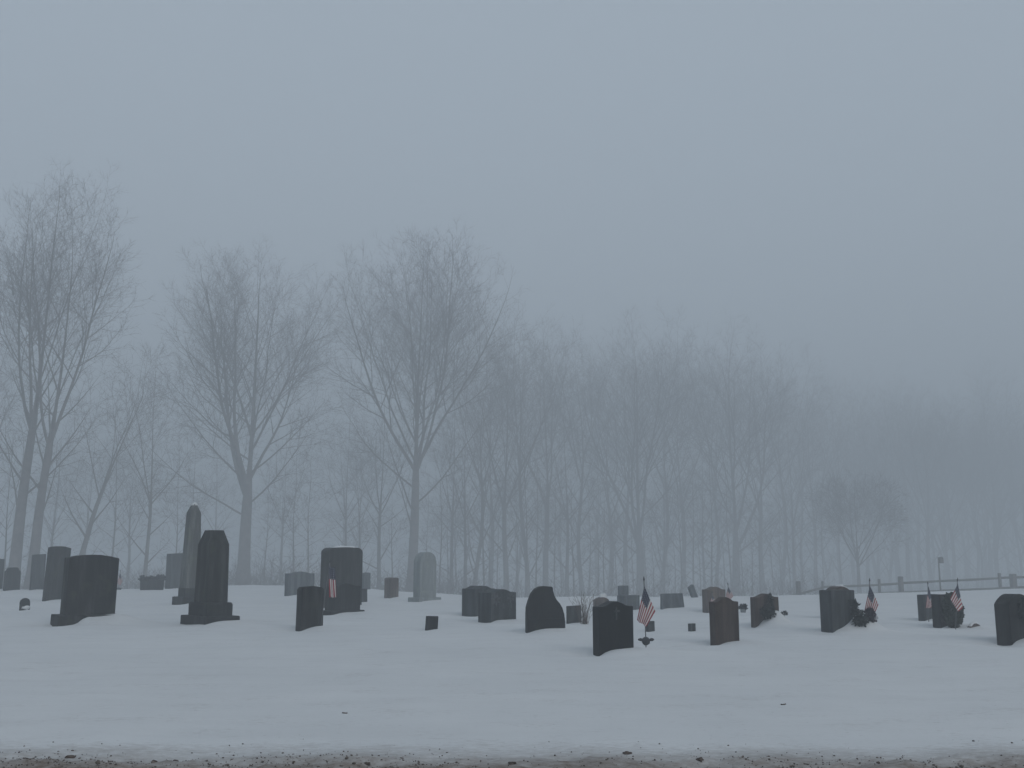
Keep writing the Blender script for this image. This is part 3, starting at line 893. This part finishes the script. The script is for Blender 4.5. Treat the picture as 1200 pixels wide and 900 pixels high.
# evergreen shrub by the dark stone on the right
X, Y = ground_at(1122, 736.5); b = gz(X, Y); h = height_for(X, Y, 695.5) - b
rt = link('evergreen_shrub', None, loc=(X, Y + 0.12, b)); tag(rt, 'narrow evergreen shrub behind the folded flag at right', 'shrub')
link('stem', tube_mesh('stem', [(0, 0, -0.2), (0, 0, h * 0.9)], [0.02, 0.006], 6), 'dry_twig', rt)
fo = link('foliage', foliage('foliage', 3600, ell(9.6 * Y / F, 0.14, h * 0.5, 0.45), 0.045, 51), 'evergreen', rt); fo.location = (0, 0, h * 0.49)
# dried shrub right of the slant stone
X, Y = ground_at(685, 732)
rt = link('bare_shrub', None, loc=(X, Y, gz(X, Y))); tag(rt, 'dry leafless twiggy shrub left of the nearest black headstone', 'shrub')
rr = random.Random(88); segs = []
for i in range(26):
    p = Vector((rr.uniform(-0.05, 0.05), rr.uniform(-0.05, 0.05), -0.05)); d = Vector((rr.gauss(0, 0.34), rr.gauss(0, 0.3), 1)).normalized()
    for k in range(5):
        d = (d + Vector((rr.gauss(0, 0.12), rr.gauss(0, 0.12), 0.05))).normalized(); p2 = p + d * rr.uniform(0.06, 0.13)
        segs.append((*p, *p2, 0.0045 - k * 0.0006, 0.0040 - k * 0.0006)); p = p2
        if rr.random() < 0.8:
            e = (d + Vector((rr.gauss(0, 0.5), rr.gauss(0, 0.5), 0.1))).normalized()
            segs.append((*p, *(p + e * rr.uniform(0.05, 0.12)), 0.003, 0.002))
link('twigs', seg_mesh('twigs', segs, 4), 'dry_twig', rt)

# ------------------------------------------------------------------ snow field, road
def axis(parts):
    out = []
    for a, b, st in parts:
        out += list(np.arange(a, b, st))
    return np.array(sorted(set(np.round(out, 4))))
def geo(a, b, n, p=1.6):
    return list(a + (b - a) * (np.linspace(0, 1, n) ** p))
gx = np.array(sorted(set(np.round(list(np.arange(-17, 17, 0.07)) + geo(17, 330, 60, 2.2) + [-v for v in geo(17, 330, 60, 2.2)], 4))))
gy = np.array(sorted(set(np.round(list(np.arange(4.6, 7.2, 0.03)) + list(np.arange(7.2, 20.5, 0.06)) + list(np.arange(20.5, 30, 0.09)) + list(np.arange(30, 50, 0.25)) + geo(50, 330, 60, 1.5), 4))))
XX, YY = np.meshgrid(gx, gy, indexing='xy')
ZZ = ground_h(XX.ravel().copy(), YY.ravel().copy())
nx, ny = len(gx), len(gy)
idx = np.arange(nx * ny).reshape(ny, nx)
quads = np.stack([idx[:-1, :-1], idx[:-1, 1:], idx[1:, 1:], idx[1:, :-1]], axis=-1).reshape(-1, 4)
gm = np_mesh('snow_field', np.stack([XX.ravel(), YY.ravel(), ZZ], axis=1), quads, True)
gr = link('snow_field', gm, 'snow'); gr['kind'] = 'structure'

bm = bmesh.new()
xs = np.linspace(-120, 120, 121)
rows = []
for y in (-6.0, -3.0, 0.0, 3.0, 4.5, 5.8):
    rows.append([bm.verts.new((x, y, -0.185 + 0.02 * math.cos(y * 0.4) - 0.02)) for x in xs])
for a_, b_ in zip(rows, rows[1:]):
    for i in range(len(xs) - 1):
        bm.faces.new((a_[i], a_[i + 1], b_[i + 1], b_[i]))
road = link('road', bm_mesh(bm, 'road', True), 'asphalt'); road['kind'] = 'structure'

# grit and clods along the ploughed rim
rr = random.Random(5)
proto = lump('grit', 1.0, 3, (1, 1, 0.7), 1, 0.3)
pv = np.zeros(len(proto.vertices) * 3); proto.vertices.foreach_get('co', pv); pv = pv.reshape(-1, 3)
pf = np.array([tuple(p.vertices) for p in proto.polygons])
V, T = [], []
for i in range(11000):
    y = ROAD_EDGE - 0.05 + abs(rr.gauss(0, 0.33)); x = rr.uniform(-5.5, 5.5)
    if vnoise(np.array([x * 1.5]), np.array([y * 2.0]))[0] + rr.uniform(-.3, .3) < -0.05: continue
    r = 0.002 + 0.005 * rr.random() ** 3 if rr.random() < 0.99 else rr.uniform(0.008, 0.014)
    V.append((x, y, r))
zz = ground_h(np.array([v[0] for v in V]), np.array([v[1] for v in V]))
allv, allf = [], []
for i, (x, y, r) in enumerate(V):
    an = rr.uniform(0, 6.28); c_, s_ = math.cos(an), math.sin(an)
    q = pv * r * np.array([rr.uniform(0.7, 1.5), rr.uniform(0.7, 1.3), 1])
    q = np.stack([q[:, 0] * c_ - q[:, 1] * s_ + x, q[:, 0] * s_ + q[:, 1] * c_ + y, q[:, 2] + zz[i] + r * 0.3], axis=1)
    allf.append(pf + len(pv) * i); allv.append(q)
gt = link('road_grit', np_mesh('road_grit', np.concatenate(allv), np.concatenate(allf), True), 'grit'); gt['kind'] = 'stuff'
gt['label'] = 'dark road grit ploughed onto the snow along the bottom edge'; gt['category'] = 'grit'

clods = [(33, 896, 11), (83, 893, 8), (181, 893, 7), (130, 897, 7), (205, 897, 7), (66, 899, 6), (300, 898, 6), (430, 899, 7), (545, 897, 5), (600, 899, 7), (735, 886, 9), (745, 894, 8), (812, 888, 6), (820, 896, 8), (905, 897, 6), (700, 897, 6), (1010, 899, 6), (1120, 898, 5), (16, 898, 6), (480, 897, 5), (860, 897, 5), (640, 895, 4), (240, 899, 6), (370, 897, 5)]
for i, (px, py, r) in enumerate(clods):
    X, Y = ground_at(px, py); rm = r * Y / F * 0.48
    if r < 7: continue
    me = lump('mud_clod', rm, i + 200, (rr.uniform(1.0, 1.5), 1.0, 0.6), 3, 0.42)
    c = link('mud_clod', me, 'clod_earth', loc=(X, Y, gz(X, Y, True) + rm * 0.02), rz=rr.uniform(0, 6))
    tag(c, 'dark frozen mud clod on the dirty snow rim along the bottom edge', 'mud clod', 'mud clods along the road edge')

def dead_leaf(px, py, L, label, seed):
    X, Y = ground_at(px, py); r_ = random.Random(seed)
    bm = bmesh.new(); n = 9; rows = []
    for i in range(n):
        t = i / (n - 1); wd = 0.22 * math.sin(math.pi * min(0.98, t + 0.05)) * (1 + 0.3 * math.sin(t * 14))
        x = (t - 0.5) * L; z = 0.03 * L + 0.25 * L * (t - 0.5) ** 2
        rows.append([bm.verts.new((x, -wd * L * 0.5, z + 0.10 * L)), bm.verts.new((x, 0, z)), bm.verts.new((x, wd * L * 0.5, z + 0.13 * L))])
    for p, q in zip(rows, rows[1:]):
        for k in range(2): bm.faces.new((p[k], q[k], q[k + 1], p[k + 1]))
    o = link('dead_leaf', bm_mesh(bm, 'dead_leaf', True), 'leaf_dead', loc=(X, Y, gz(X, Y, True)), rz=r_.uniform(-0.5, 0.5))
    md = o.modifiers.new('thickness', 'SOLIDIFY'); md.thickness = 0.003
    tag(o, label, 'leaf')
dead_leaf(404, 837, 0.042, 'curled dead leaf on open snow below the tiny tilted block', 1)
dead_leaf(918, 826, 0.048, 'curled dead leaf on open snow below the dark brown headstone', 2)

# ------------------------------------------------------------------ fence and bird box
FD = 55.0
def fp(px, py):
    x, y, z = ray(px, py); k = FD / y
    return Vector((k * x, FD, CAMH + k * z))
o0 = fp(1060, 696)
fence = link('rail_fence', None, loc=o0); tag(fence, 'weathered split-rail fence along the snowy rise at far right', 'fence')
def post(px, ty, by, r):
    P, Q = fp(px, by), fp(px, ty)
    bmw = r
    me = loft_mesh('post', [(-0.6, bmw, bmw), (Q.z - P.z - 0.03, bmw, bmw), (Q.z - P.z, bmw * 0.8, bmw * 0.8)], 0.02, 0.006)
    link('post', me, 'fence_wood', fence, loc=P - o0, rz=0.3)
for px, ty, by, r in ((936, 681, 699, 0.10), (964.5, 681, 698, 0.055), (1031, 678.5, 696, 0.06), (1056.5, 675.5, 697, 0.11), (1172.5, 671.5, 691, 0.07), (1188.5, 672.5, 695, 0.14), (1206, 671, 691, 0.07), (1240, 669, 689, 0.1)):
    post(px, ty, by, r)
def rail(p, q, r=0.06):
    me = tube_mesh('rail', [fp(*p) - o0 + Vector((0, 0.02, 0)), (fp(*p) + fp(*q)) / 2 - o0 + Vector((0, 0.03, -0.01)), fp(*q) - o0 + Vector((0, 0.02, 0))], [r, r * 1.1, r * 0.9], 7)
    link('rail', me, 'fence_wood', fence)
rail((928, 698.5), (964.5, 688.5)); rail((964.5, 688), (1031, 685.5)); rail((1031, 685.3), (1056.5, 683.5)); rail((1056.5, 683.2), (1102, 681)); rail((1102, 681), (1172.5, 677.5)); rail((1172.5, 677.2), (1240, 675))
rail((964.5, 697.5), (1031, 695.5)); rail((1031, 695.2), (1102, 692.5)); rail((1102, 692.4), (1172.5, 689.5)); rail((1172.5, 689.3), (1240, 686.5))
P = fp(1101.5, 696)
bb = link('bird_box', None, loc=P); tag(bb, 'thin pole with small box on top beside the rail fence', 'bird box')
hh = fp(1101.5, 653).z - P.z
link('pole', tube_mesh('pole', [(0, -0.12, -0.5), (0, -0.12, hh)], [0.05, 0.04], 8), 'fence_wood', bb)
link('box', loft_mesh('box', [(hh - 0.32, 0.09, 0.1), (hh - 0.05, 0.09, 0.1), (hh + 0.02, 0.04, 0.1)], 0, 0.008), 'fence_wood', bb).location = (0.14, -0.12, 0)

# ------------------------------------------------------------------ trees
def make_tree(seed, H, crown_w, fork, r0, lean=0.0, leaders=5, limbs=7, spread=0.5, dens=1.0, cz=None, sway=0.0, low=0.45, twig_r=0.0075):
    """bare broad-leaved tree: trunk, ascending leaders and limbs, branches, branchlets, twigs inside a domed crown"""
    rr = random.Random(seed)
    thick, fine = [], []
    czz = cz if cz else H * 0.60
    rxy, rz = crown_w / 2, H - czz
    leanv = Vector((math.sin(lean), 0, 0))
    def inside(p, soft):
        x = (p.x - leanv.x * p.z) / rxy; y = p.y / rxy; z = (p.z - czz) / (rz if p.z > czz else czz * 0.9)
        return x * x + y * y + z * z < soft
    def perp(d, az, ang):
        e = d.orthogonal().normalized(); f = d.cross(e)
        o = e * math.cos(az) + f * math.sin(az)
        return (d * math.cos(ang) + o * math.sin(ang)).normalized()
    def twig(p, d, L, r):
        q = p + d * L
        fine.append((*p, *q, r, r * 0.55))
    def grow(p, d, L, r, lev, up):
        soft = rr.uniform(0.82, 1.12) ** 2
        # a branch tapers out where it reaches the crown's outline
        q, e, reach = p.copy(), d.copy(), 0.0
        while reach < L and (inside(q, soft) or reach < 0.5):
            e = (e + Vector((0, 0, up))).normalized(); q = q + e * 0.6; reach += 0.6
        L = max(0.5, min(L, reach))
        step = (0.9, 0.55, 0.34)[lev - 1]
        n = max(2, int(L / step)); st = L / n
        gap = (0.70, 0.40, 0.17)[lev - 1] / dens
        nxt = gap * rr.random() + (L * 0.22 if lev == 1 else L * 0.12)
        az = rr.uniform(0, 6.28); run = 0.0
        jit = (0.045, 0.07, 0.10)[lev - 1]
        for i in range(n):
            d = (d + Vector((rr.gauss(0, jit), rr.gauss(0, jit), rr.gauss(0, jit * 0.6) + up))).normalized()
            q = p + d * st
            k0 = 1 - 0.9 * (i / n); k1 = 1 - 0.9 * ((i + 1) / n)
            ra, rb = max(r * k0, twig_r * 0.9), max(r * k1, twig_r * 0.8)
            (thick if lev == 1 else fine).append((*p, *q, ra, rb))
            run += st
            while run >= nxt:
                nxt += gap * rr.uniform(0.6, 1.4)
                az += 2.4 + rr.uniform(-0.4, 0.4)
                t = i / n
                if lev == 1:
                    grow(q, perp(d, az, rr.uniform(0.42, 0.90)), L * rr.uniform(0.32, 0.58) * (1 - 0.5 * t), min(rb * 0.55, 0.055), 2, 0.045)
                elif lev == 2:
                    grow(q, perp(d, az, rr.uniform(0.45, 0.95)), max(0.5, L * rr.uniform(0.30, 0.5) * (1 - 0.5 * t)), min(rb * 0.65, 0.02), 3, 0.05)
                else:
                    twig(q, perp(d, az, rr.uniform(0.4, 0.95)), rr.uniform(0.3, 0.75), twig_r * 0.7)
            p = q
            if not inside(p, soft):
                for k in range(2):
                    twig(p, perp(d, rr.uniform(0, 6.28), rr.uniform(0.1, 0.5)), rr.uniform(0.3, 0.7), twig_r * 0.8)
                break
    # trunk
    pts, rad = [], []
    ph = rr.uniform(0, 6)
    def tp(z):
        return Vector((leanv.x * z + sway * math.sin(z * 0.35 + ph) * min(1, z / 5), sway * math.cos(z * 0.3 + ph) * min(1, z / 5), z))
    topz = H * 0.80
    nt_ = 22
    for i in range(nt_ + 1):
        z = -0.6 + (topz + 0.6) * i / nt_
        pts.append(tp(z))
        k = max(0, z) / H
        rad.append(max(0.02, r0 * ((1 - k) ** 1.1 if z < fork else (1 - k) ** 1.1 * (0.55 + 0.45 * max(0, 1 - (z - fork) / 2.5)))) * (1 + 0.45 * math.exp(-max(0, z) / 0.6)))
    trunk = tube_mesh('trunk', pts, rad, 10)
    base_az = rr.uniform(0, 6.28)
    def rad_at(z):
        return float(np.interp(z, [p.z for p in pts], rad))
    for i in range(leaders):
        z = fork + (topz - fork) * 0.35 * rr.random() * (i > 1)
        az = base_az + i * 2 * math.pi / leaders + rr.uniform(-0.5, 0.5)
        ang = spread * rr.uniform(0.55, 1.1)
        d = Vector((math.sin(ang) * math.cos(az), math.sin(ang) * math.sin(az), math.cos(ang)))
        grow(tp(z), d, (H - z) * rr.uniform(0.85, 1.1), rad_at(z) * rr.uniform(0.42, 0.60), 1, 0.032)
    for i in range(limbs):
        t = (i + rr.random()) / limbs
        z = fork * low + (H * 0.78 - fork * low) * t
        az = base_az + 1 + i * 2.4 + rr.uniform(-0.4, 0.4)
        ang = spread * 1.6 * (1 - 0.45 * t) * rr.uniform(0.8, 1.15)
        d = Vector((math.sin(ang) * math.cos(az), math.sin(ang) * math.sin(az), math.cos(ang)))
        L = (crown_w * 0.62) * rr.uniform(0.7, 1.0) * (1 - 0.45 * t)
        grow(tp(z), d, L, min(rad_at(z) * 0.45, 0.075), 1, 0.05)
    grow(tp(topz), Vector((0, 0, 1)), H * 0.2, rad_at(topz), 1, 0.05)
    # leaders and limbs belong with the crown mesh as thicker tubes
    m1 = seg_mesh('limbs', thick, 6)
    m2 = seg_mesh('crown', fine, 3, False)
    return trunk, m1, m2, len(thick) * 12 + len(fine) * 6

PROTO = {}
def tree_proto(key, **kw):
    PROTO[key] = make_tree(**kw)
def put_tree(key, px, base_py, dist, label, scale=1.0, rz=0.0, group=None, name='bare_tree'):
    grow_ = 1.04 if key.startswith('twin') or key == 'small' else 1.12
    dist *= grow_; scale = tuple(c * grow_ for c in (scale if hasattr(scale, '__len__') else (scale,) * 3))
    X = (px - 600.0) / F * dist * CP; Y = dist
    z = gz(X, Y)
    tr, lm, cr, _ = PROTO[key]
    root = link(name, None, loc=(X, Y, z), rz=rz)
    root.scale = (scale, scale, scale) if not hasattr(scale, '__len__') else scale
    tag(root, label, 'tree', group)
    t = link('trunk', tr, 'bark', root)
    link('limbs', lm, 'bark', t)['kind'] = 'stuff'
    link('crown', cr, 'twig', root)['kind'] = 'stuff'
    return root

GT = 'bare trees beyond the cemetery'
tree_proto('twinA', seed=11, H=29, crown_w=11, fork=10, r0=0.38, lean=R(2.4), leaders=4, limbs=15, spread=0.46, dens=1.2, cz=16, sway=0.06, low=0.35)
tree_proto('twinB', seed=12, H=25.5, crown_w=11, fork=9, r0=0.34, lean=R(3.0), leaders=4, limbs=15, spread=0.52, dens=1.2, cz=14, sway=0.08, low=0.35)
tree_proto('maple', seed=26, H=26, crown_w=17.0, fork=6.3, r0=0.48, lean=R(1.0), leaders=8, limbs=20, spread=0.66, dens=1.15, cz=13, sway=0.06, low=0.75)
tree_proto('elm', seed=31, H=27.5, crown_w=17.0, fork=8.5, r0=0.40, lean=R(1.0), leaders=11, limbs=15, spread=0.60, dens=1.05, cz=16.5, sway=0.05, low=0.5)
tree_proto('leaner', seed=44, H=16, crown_w=8.5, fork=6, r0=0.2, lean=R(17), leaders=3, limbs=9, spread=0.55, dens=1.15, sway=0.2)
tree_proto('slim', seed=52, H=17, crown_w=6.5, fork=6, r0=0.15, leaders=3, limbs=14, spread=0.60, dens=1.35, cz=9, sway=0.1, low=0.25)
tree_proto('woodA', seed=61, H=25, crown_w=12, fork=8, r0=0.27, leaders=5, limbs=16, spread=0.50, dens=0.95, cz=13, sway=0.2, low=0.15, twig_r=0.0085)
tree_proto('woodB', seed=62, H=25, crown_w=11, fork=10, r0=0.21, lean=R(3), leaders=5, limbs=16, spread=0.45, dens=0.95, cz=13, sway=0.3, low=0.15, twig_r=0.0085)
tree_proto('fork', seed=63, H=25, crown_w=17, fork=4.0, r0=0.38, leaders=6, limbs=9, spread=0.66, dens=0.9, cz=13, sway=0.1, low=0.8, twig_r=0.0085)
tree_proto('small', seed=72, H=7.4, crown_w=5.8, fork=1.8, r0=0.12, leaders=8, limbs=12, spread=0.62, dens=2.2, cz=4.1, sway=0.02, low=0.95, twig_r=0.006)
tree_proto('sapling', seed=81, H=10, crown_w=3.6, fork=4, r0=0.07, leaders=3, limbs=14, spread=0.7, dens=1.6, cz=5.5, sway=0.15, low=0.15)

put_tree('twinA', 17, 672, 62, 'tall bare tree with leaning trunk, leftmost of the two tall twins', 0.96, 0.0, GT)
put_tree('twinB', 38, 675, 62, 'tall bare tree leaning right, right one of the two tall twins', 0.97, 0.2, GT)
put_tree('leaner', 84, 660, 66, 'slender bare tree leaning strongly right behind the big broad headstone', 1.0, 0.0, GT)
put_tree('slim', 171, 672, 68, 'slim straight bare tree rising behind the flower planter', 0.95, 0.0, GT)
put_tree('maple', 286, 684, 74, 'broad domed bare tree with thick trunk right of the shaft monument', 1.0, 1.1, GT)
put_tree('elm', 483, 690, 75, 'tallest vase-shaped bare tree behind the pale round-topped tablet', 1.0, 0.4, GT)
put_tree('slim', 445, 685, 84, 'slim bare tree just left of the tallest vase-shaped tree', (1.25, 1.25, 1.05), 2.0, GT)
put_tree('sapling', 362, 688, 72, 'thin bare sapling right of the broad domed tree', 0.95, 0.0, GT)
put_tree('sapling', 6, 688, 60, 'thin bare sapling at the left edge by the small shouldered headstone', 0.9, 1.0, GT)
put_tree('sapling', 205, 688, 76, 'thin bare sapling directly behind the obelisk', 1.0, 2.0, GT)
put_tree('small', 1005, 693, 96, 'small round-crowned bare tree standing by the rail fence', 1.5, 0.5, GT)
put_tree('woodB', 556, 690, 88, 'dusky bare tree with slanting trunk right of the tallest tree', (1.0, 1.0, 0.95), 0.0, GT)
put_tree('woodA', 593, 690, 90, 'dusky bare tree behind the black flame-shaped stone', (1.0, 1.0, 0.97), 0.7, GT)
put_tree('fork', 750, 693, 102, 'faint spreading bare tree behind the big centre flag', 1.16, 0.9, GT)
put_tree('fork', 862, 694, 108, 'faint low-forking bare tree behind the brown headstones', 1.2, 2.9, GT)
rr = random.Random(99)
GW = 'faint trees massed in the far wood'
LW = 'faint bare tree in the foggy wood behind the cemetery'
wood = [(530, 92, 'slim', 1.2), (545, 86, 'slim', 1.05), (618, 94, 'woodB', .86), (640, 100, 'woodA', .92), (664, 97, 'slim', 1.25), (682, 104, 'woodB', .94), (715, 112, 'woodA', .98), (735, 118, 'woodB', 1.05),
        (775, 112, 'woodB', 1.0), (800, 118, 'woodA', 1.08), (825, 112, 'slim', 1.45), (838, 120, 'woodB', 1.1), (893, 118, 'woodA', 1.08), (915, 128, 'woodB', 1.15), (930, 115, 'slim', 1.4), (955, 130, 'woodA', 1.1), (985, 136, 'woodB', 1.12), (1015, 140, 'woodA', 1.12), (1040, 143, 'woodB', 1.12), (1064, 146, 'woodA', 1.13), (1090, 150, 'woodB', 1.13), (1116, 147, 'woodA', 1.13), (1142, 152, 'woodB', 1.13), (1168, 148, 'woodA', 1.13), (1194, 152, 'woodB', 1.13), (1220, 150, 'woodA', 1.13), (1250, 150, 'woodB', 1.13), (1028, 158, 'woodB', 1.16), (1078, 160, 'woodA', 1.16), (1104, 164, 'woodB', 1.16), (1156, 162, 'woodA', 1.16), (1208, 164, 'woodB', 1.16), (1130, 172, 'woodA', 1.16), (1182, 174, 'woodB', 1.16), (970, 150, 'woodB', 1.16), (1000, 156, 'woodA', 1.16), (1052, 150, 'fork', 1.05), (1110, 154, 'fork', 1.05), (1160, 156, 'fork', 1.1), (1205, 158, 'fork', 1.1), (1240, 162, 'woodB', 1.16), (940, 146, 'woodB', 1.15), (1148, 142, 'woodB', 0.95), (1090, 140, 'woodA', 0.9), (1030, 148, 'woodA', 1.0),
        (405, 100, 'slim', 1.1), (425, 95, 'woodB', .62), (150, 95, 'woodA', .6), (100, 92, 'slim', .9), (330, 105, 'slim', 1.0), (250, 105, 'slim', .9), (-30, 80, 'woodB', .9), (60, 100, 'slim', 1.0),
        (700, 150, 'woodA', 1.2), (660, 140, 'woodB', 1.15), (780, 155, 'fork', 1.25), (860, 160, 'woodB', 1.3), (930, 170, 'woodA', 1.2), (1000, 185, 'fork', 1.1), (1070, 190, 'woodB', 1.2), (1135, 195, 'woodA', 1.2), (1190, 195, 'fork', 1.2), (605, 125, 'woodB', 1.0), (575, 110, 'woodA', .9)]
for px, d, key, s in wood:
    k = s * rr.uniform(0.95, 1.05) * (1.22 if px > 570 else 1.0)
    k = min(k, (36.0 - gz((px - 600) / F * d * 1.12, d * 1.12)) / 28.0 / 1.12)
    if px > 940:
        k *= rr.uniform(0.78, 1.15); d *= rr.uniform(1.0, 1.14)
    elif px > 600:
        k *= rr.uniform(0.85, 1.06)
    put_tree(key, px, 690, d, LW, (k * rr.uniform(0.95, 1.1), k * rr.uniform(0.95, 1.1), k), rr.uniform(0, 6.28), GW)
for px, d in ((515, 82), (525, 96), (568, 84), (583, 100), (628, 90), (650, 92), (672, 90), (700, 98), (722, 104), (765, 100), (790, 106), (812, 100), (848, 112), (880, 104), (905, 110), (400, 82), (130, 80), (310, 90), (225, 86), (60, 76), (460, 80), (535, 104), (575, 92), (605, 104), (616, 86), (636, 108), (658, 112), (690, 108), (708, 92), (731, 96), (742, 110), (757, 112), (778, 98), (798, 96), (820, 108), (833, 98), (856, 100), (870, 112), (890, 96), (915, 116), (925, 104), (940, 112), (965, 118), (985, 122), (500, 92), (420, 90), (345, 84)):
    k = rr.uniform(0.9, 1.6)
    put_tree('sapling', px, 690, d, 'thin sapling among the trunks of the foggy wood edge', (k, k, k * rr.uniform(0.8, 1.1)), rr.uniform(0, 6.28), 'saplings along the wood edge', name='sapling')

# tangled brush along the wood edge
segs = []
rr = random.Random(123)
for i in range(3000):
    u = rr.random()
    px = rr.uniform(-60, 560) if u < 0.5 else (rr.uniform(560, 960) if u < 0.65 else rr.uniform(880, 1300))
    d0 = rr.uniform(72, 100) if u < 0.65 else rr.uniform(140, 165)
    X = (px - 600) / F * d0; z = 0.0
    p = Vector((X, d0, -1000)); h = rr.uniform(0.6, 2.6) * (1.0 if u < 0.65 else 2.2) * (0.7 + 0.8 * (vnoise(np.array([X * 0.4]), np.array([3.3]))[0] + 0.5))
    d = Vector((rr.gauss(0, 0.75), rr.gauss(0, 0.5), 1)).normalized()
    segs.append([p, d, h])
zz = ground_h(np.array([s[0].x for s in segs]), np.array([s[0].y for s in segs]), False)
out = []
for (p, d, h), z in zip(segs, zz):
    p = Vector((p.x, p.y, z - 0.1))
    for k in range(4):
        d = (d + Vector((rr.gauss(0, 0.2), rr.gauss(0, 0.2), 0))).normalized(); q = p + d * h / 4
        out.append((*p, *q, 0.016 - 0.003 * k, 0.013 - 0.003 * k))
        for b_ in range(2):
            e = (d + Vector((rr.gauss(0, 0.7), rr.gauss(0, 0.7), 0.1))).normalized(); e2 = q + e * rr.uniform(0.3, 0.8)
            out.append((*q, *e2, 0.008, 0.005))
        p = q
br = link('brush', seg_mesh('brush', out, 3, False), 'twig'); br['kind'] = 'stuff'
br['label'] = 'tangled leafless brush along the edge of the wood'; br['category'] = 'brush'

# ------------------------------------------------------------------ haze
bm = bmesh.new()
bmesh.ops.create_cube(bm, size=1.0)
z0 = float(ZZ.min()) - 1.2
z1 = 38.0
for v in bm.verts:
    v.co = Vector((v.co.x * 700, 160 + v.co.y * 360, (z0 + z1) / 2 + v.co.z * (z1 - z0)))
hz = link('haze', bm_mesh(bm, 'haze')); hz['kind'] = 'stuff'; hz['label'] = 'even pale winter fog filling the whole place'; hz['category'] = 'fog'
hm = bpy.data.materials.new('haze'); hm.use_nodes = True
hn = hm.node_tree; hn.nodes.clear()
ho = hn.nodes.new('ShaderNodeOutputMaterial'); hv = hn.nodes.new('ShaderNodeVolumePrincipled')
hv.inputs['Color'].default_value = (0.82, 0.87, 0.91, 1)
hv.inputs['Density'].default_value = HAZE
hv.inputs['Anisotropy'].default_value = 0.0
hn.links.new(hv.outputs[0], ho.inputs['Volume'])
hz.data.materials.append(hm)

for l in LOG:
    print('STONE', l)
print('TRIS', {k: v[3] for k, v in PROTO.items()})
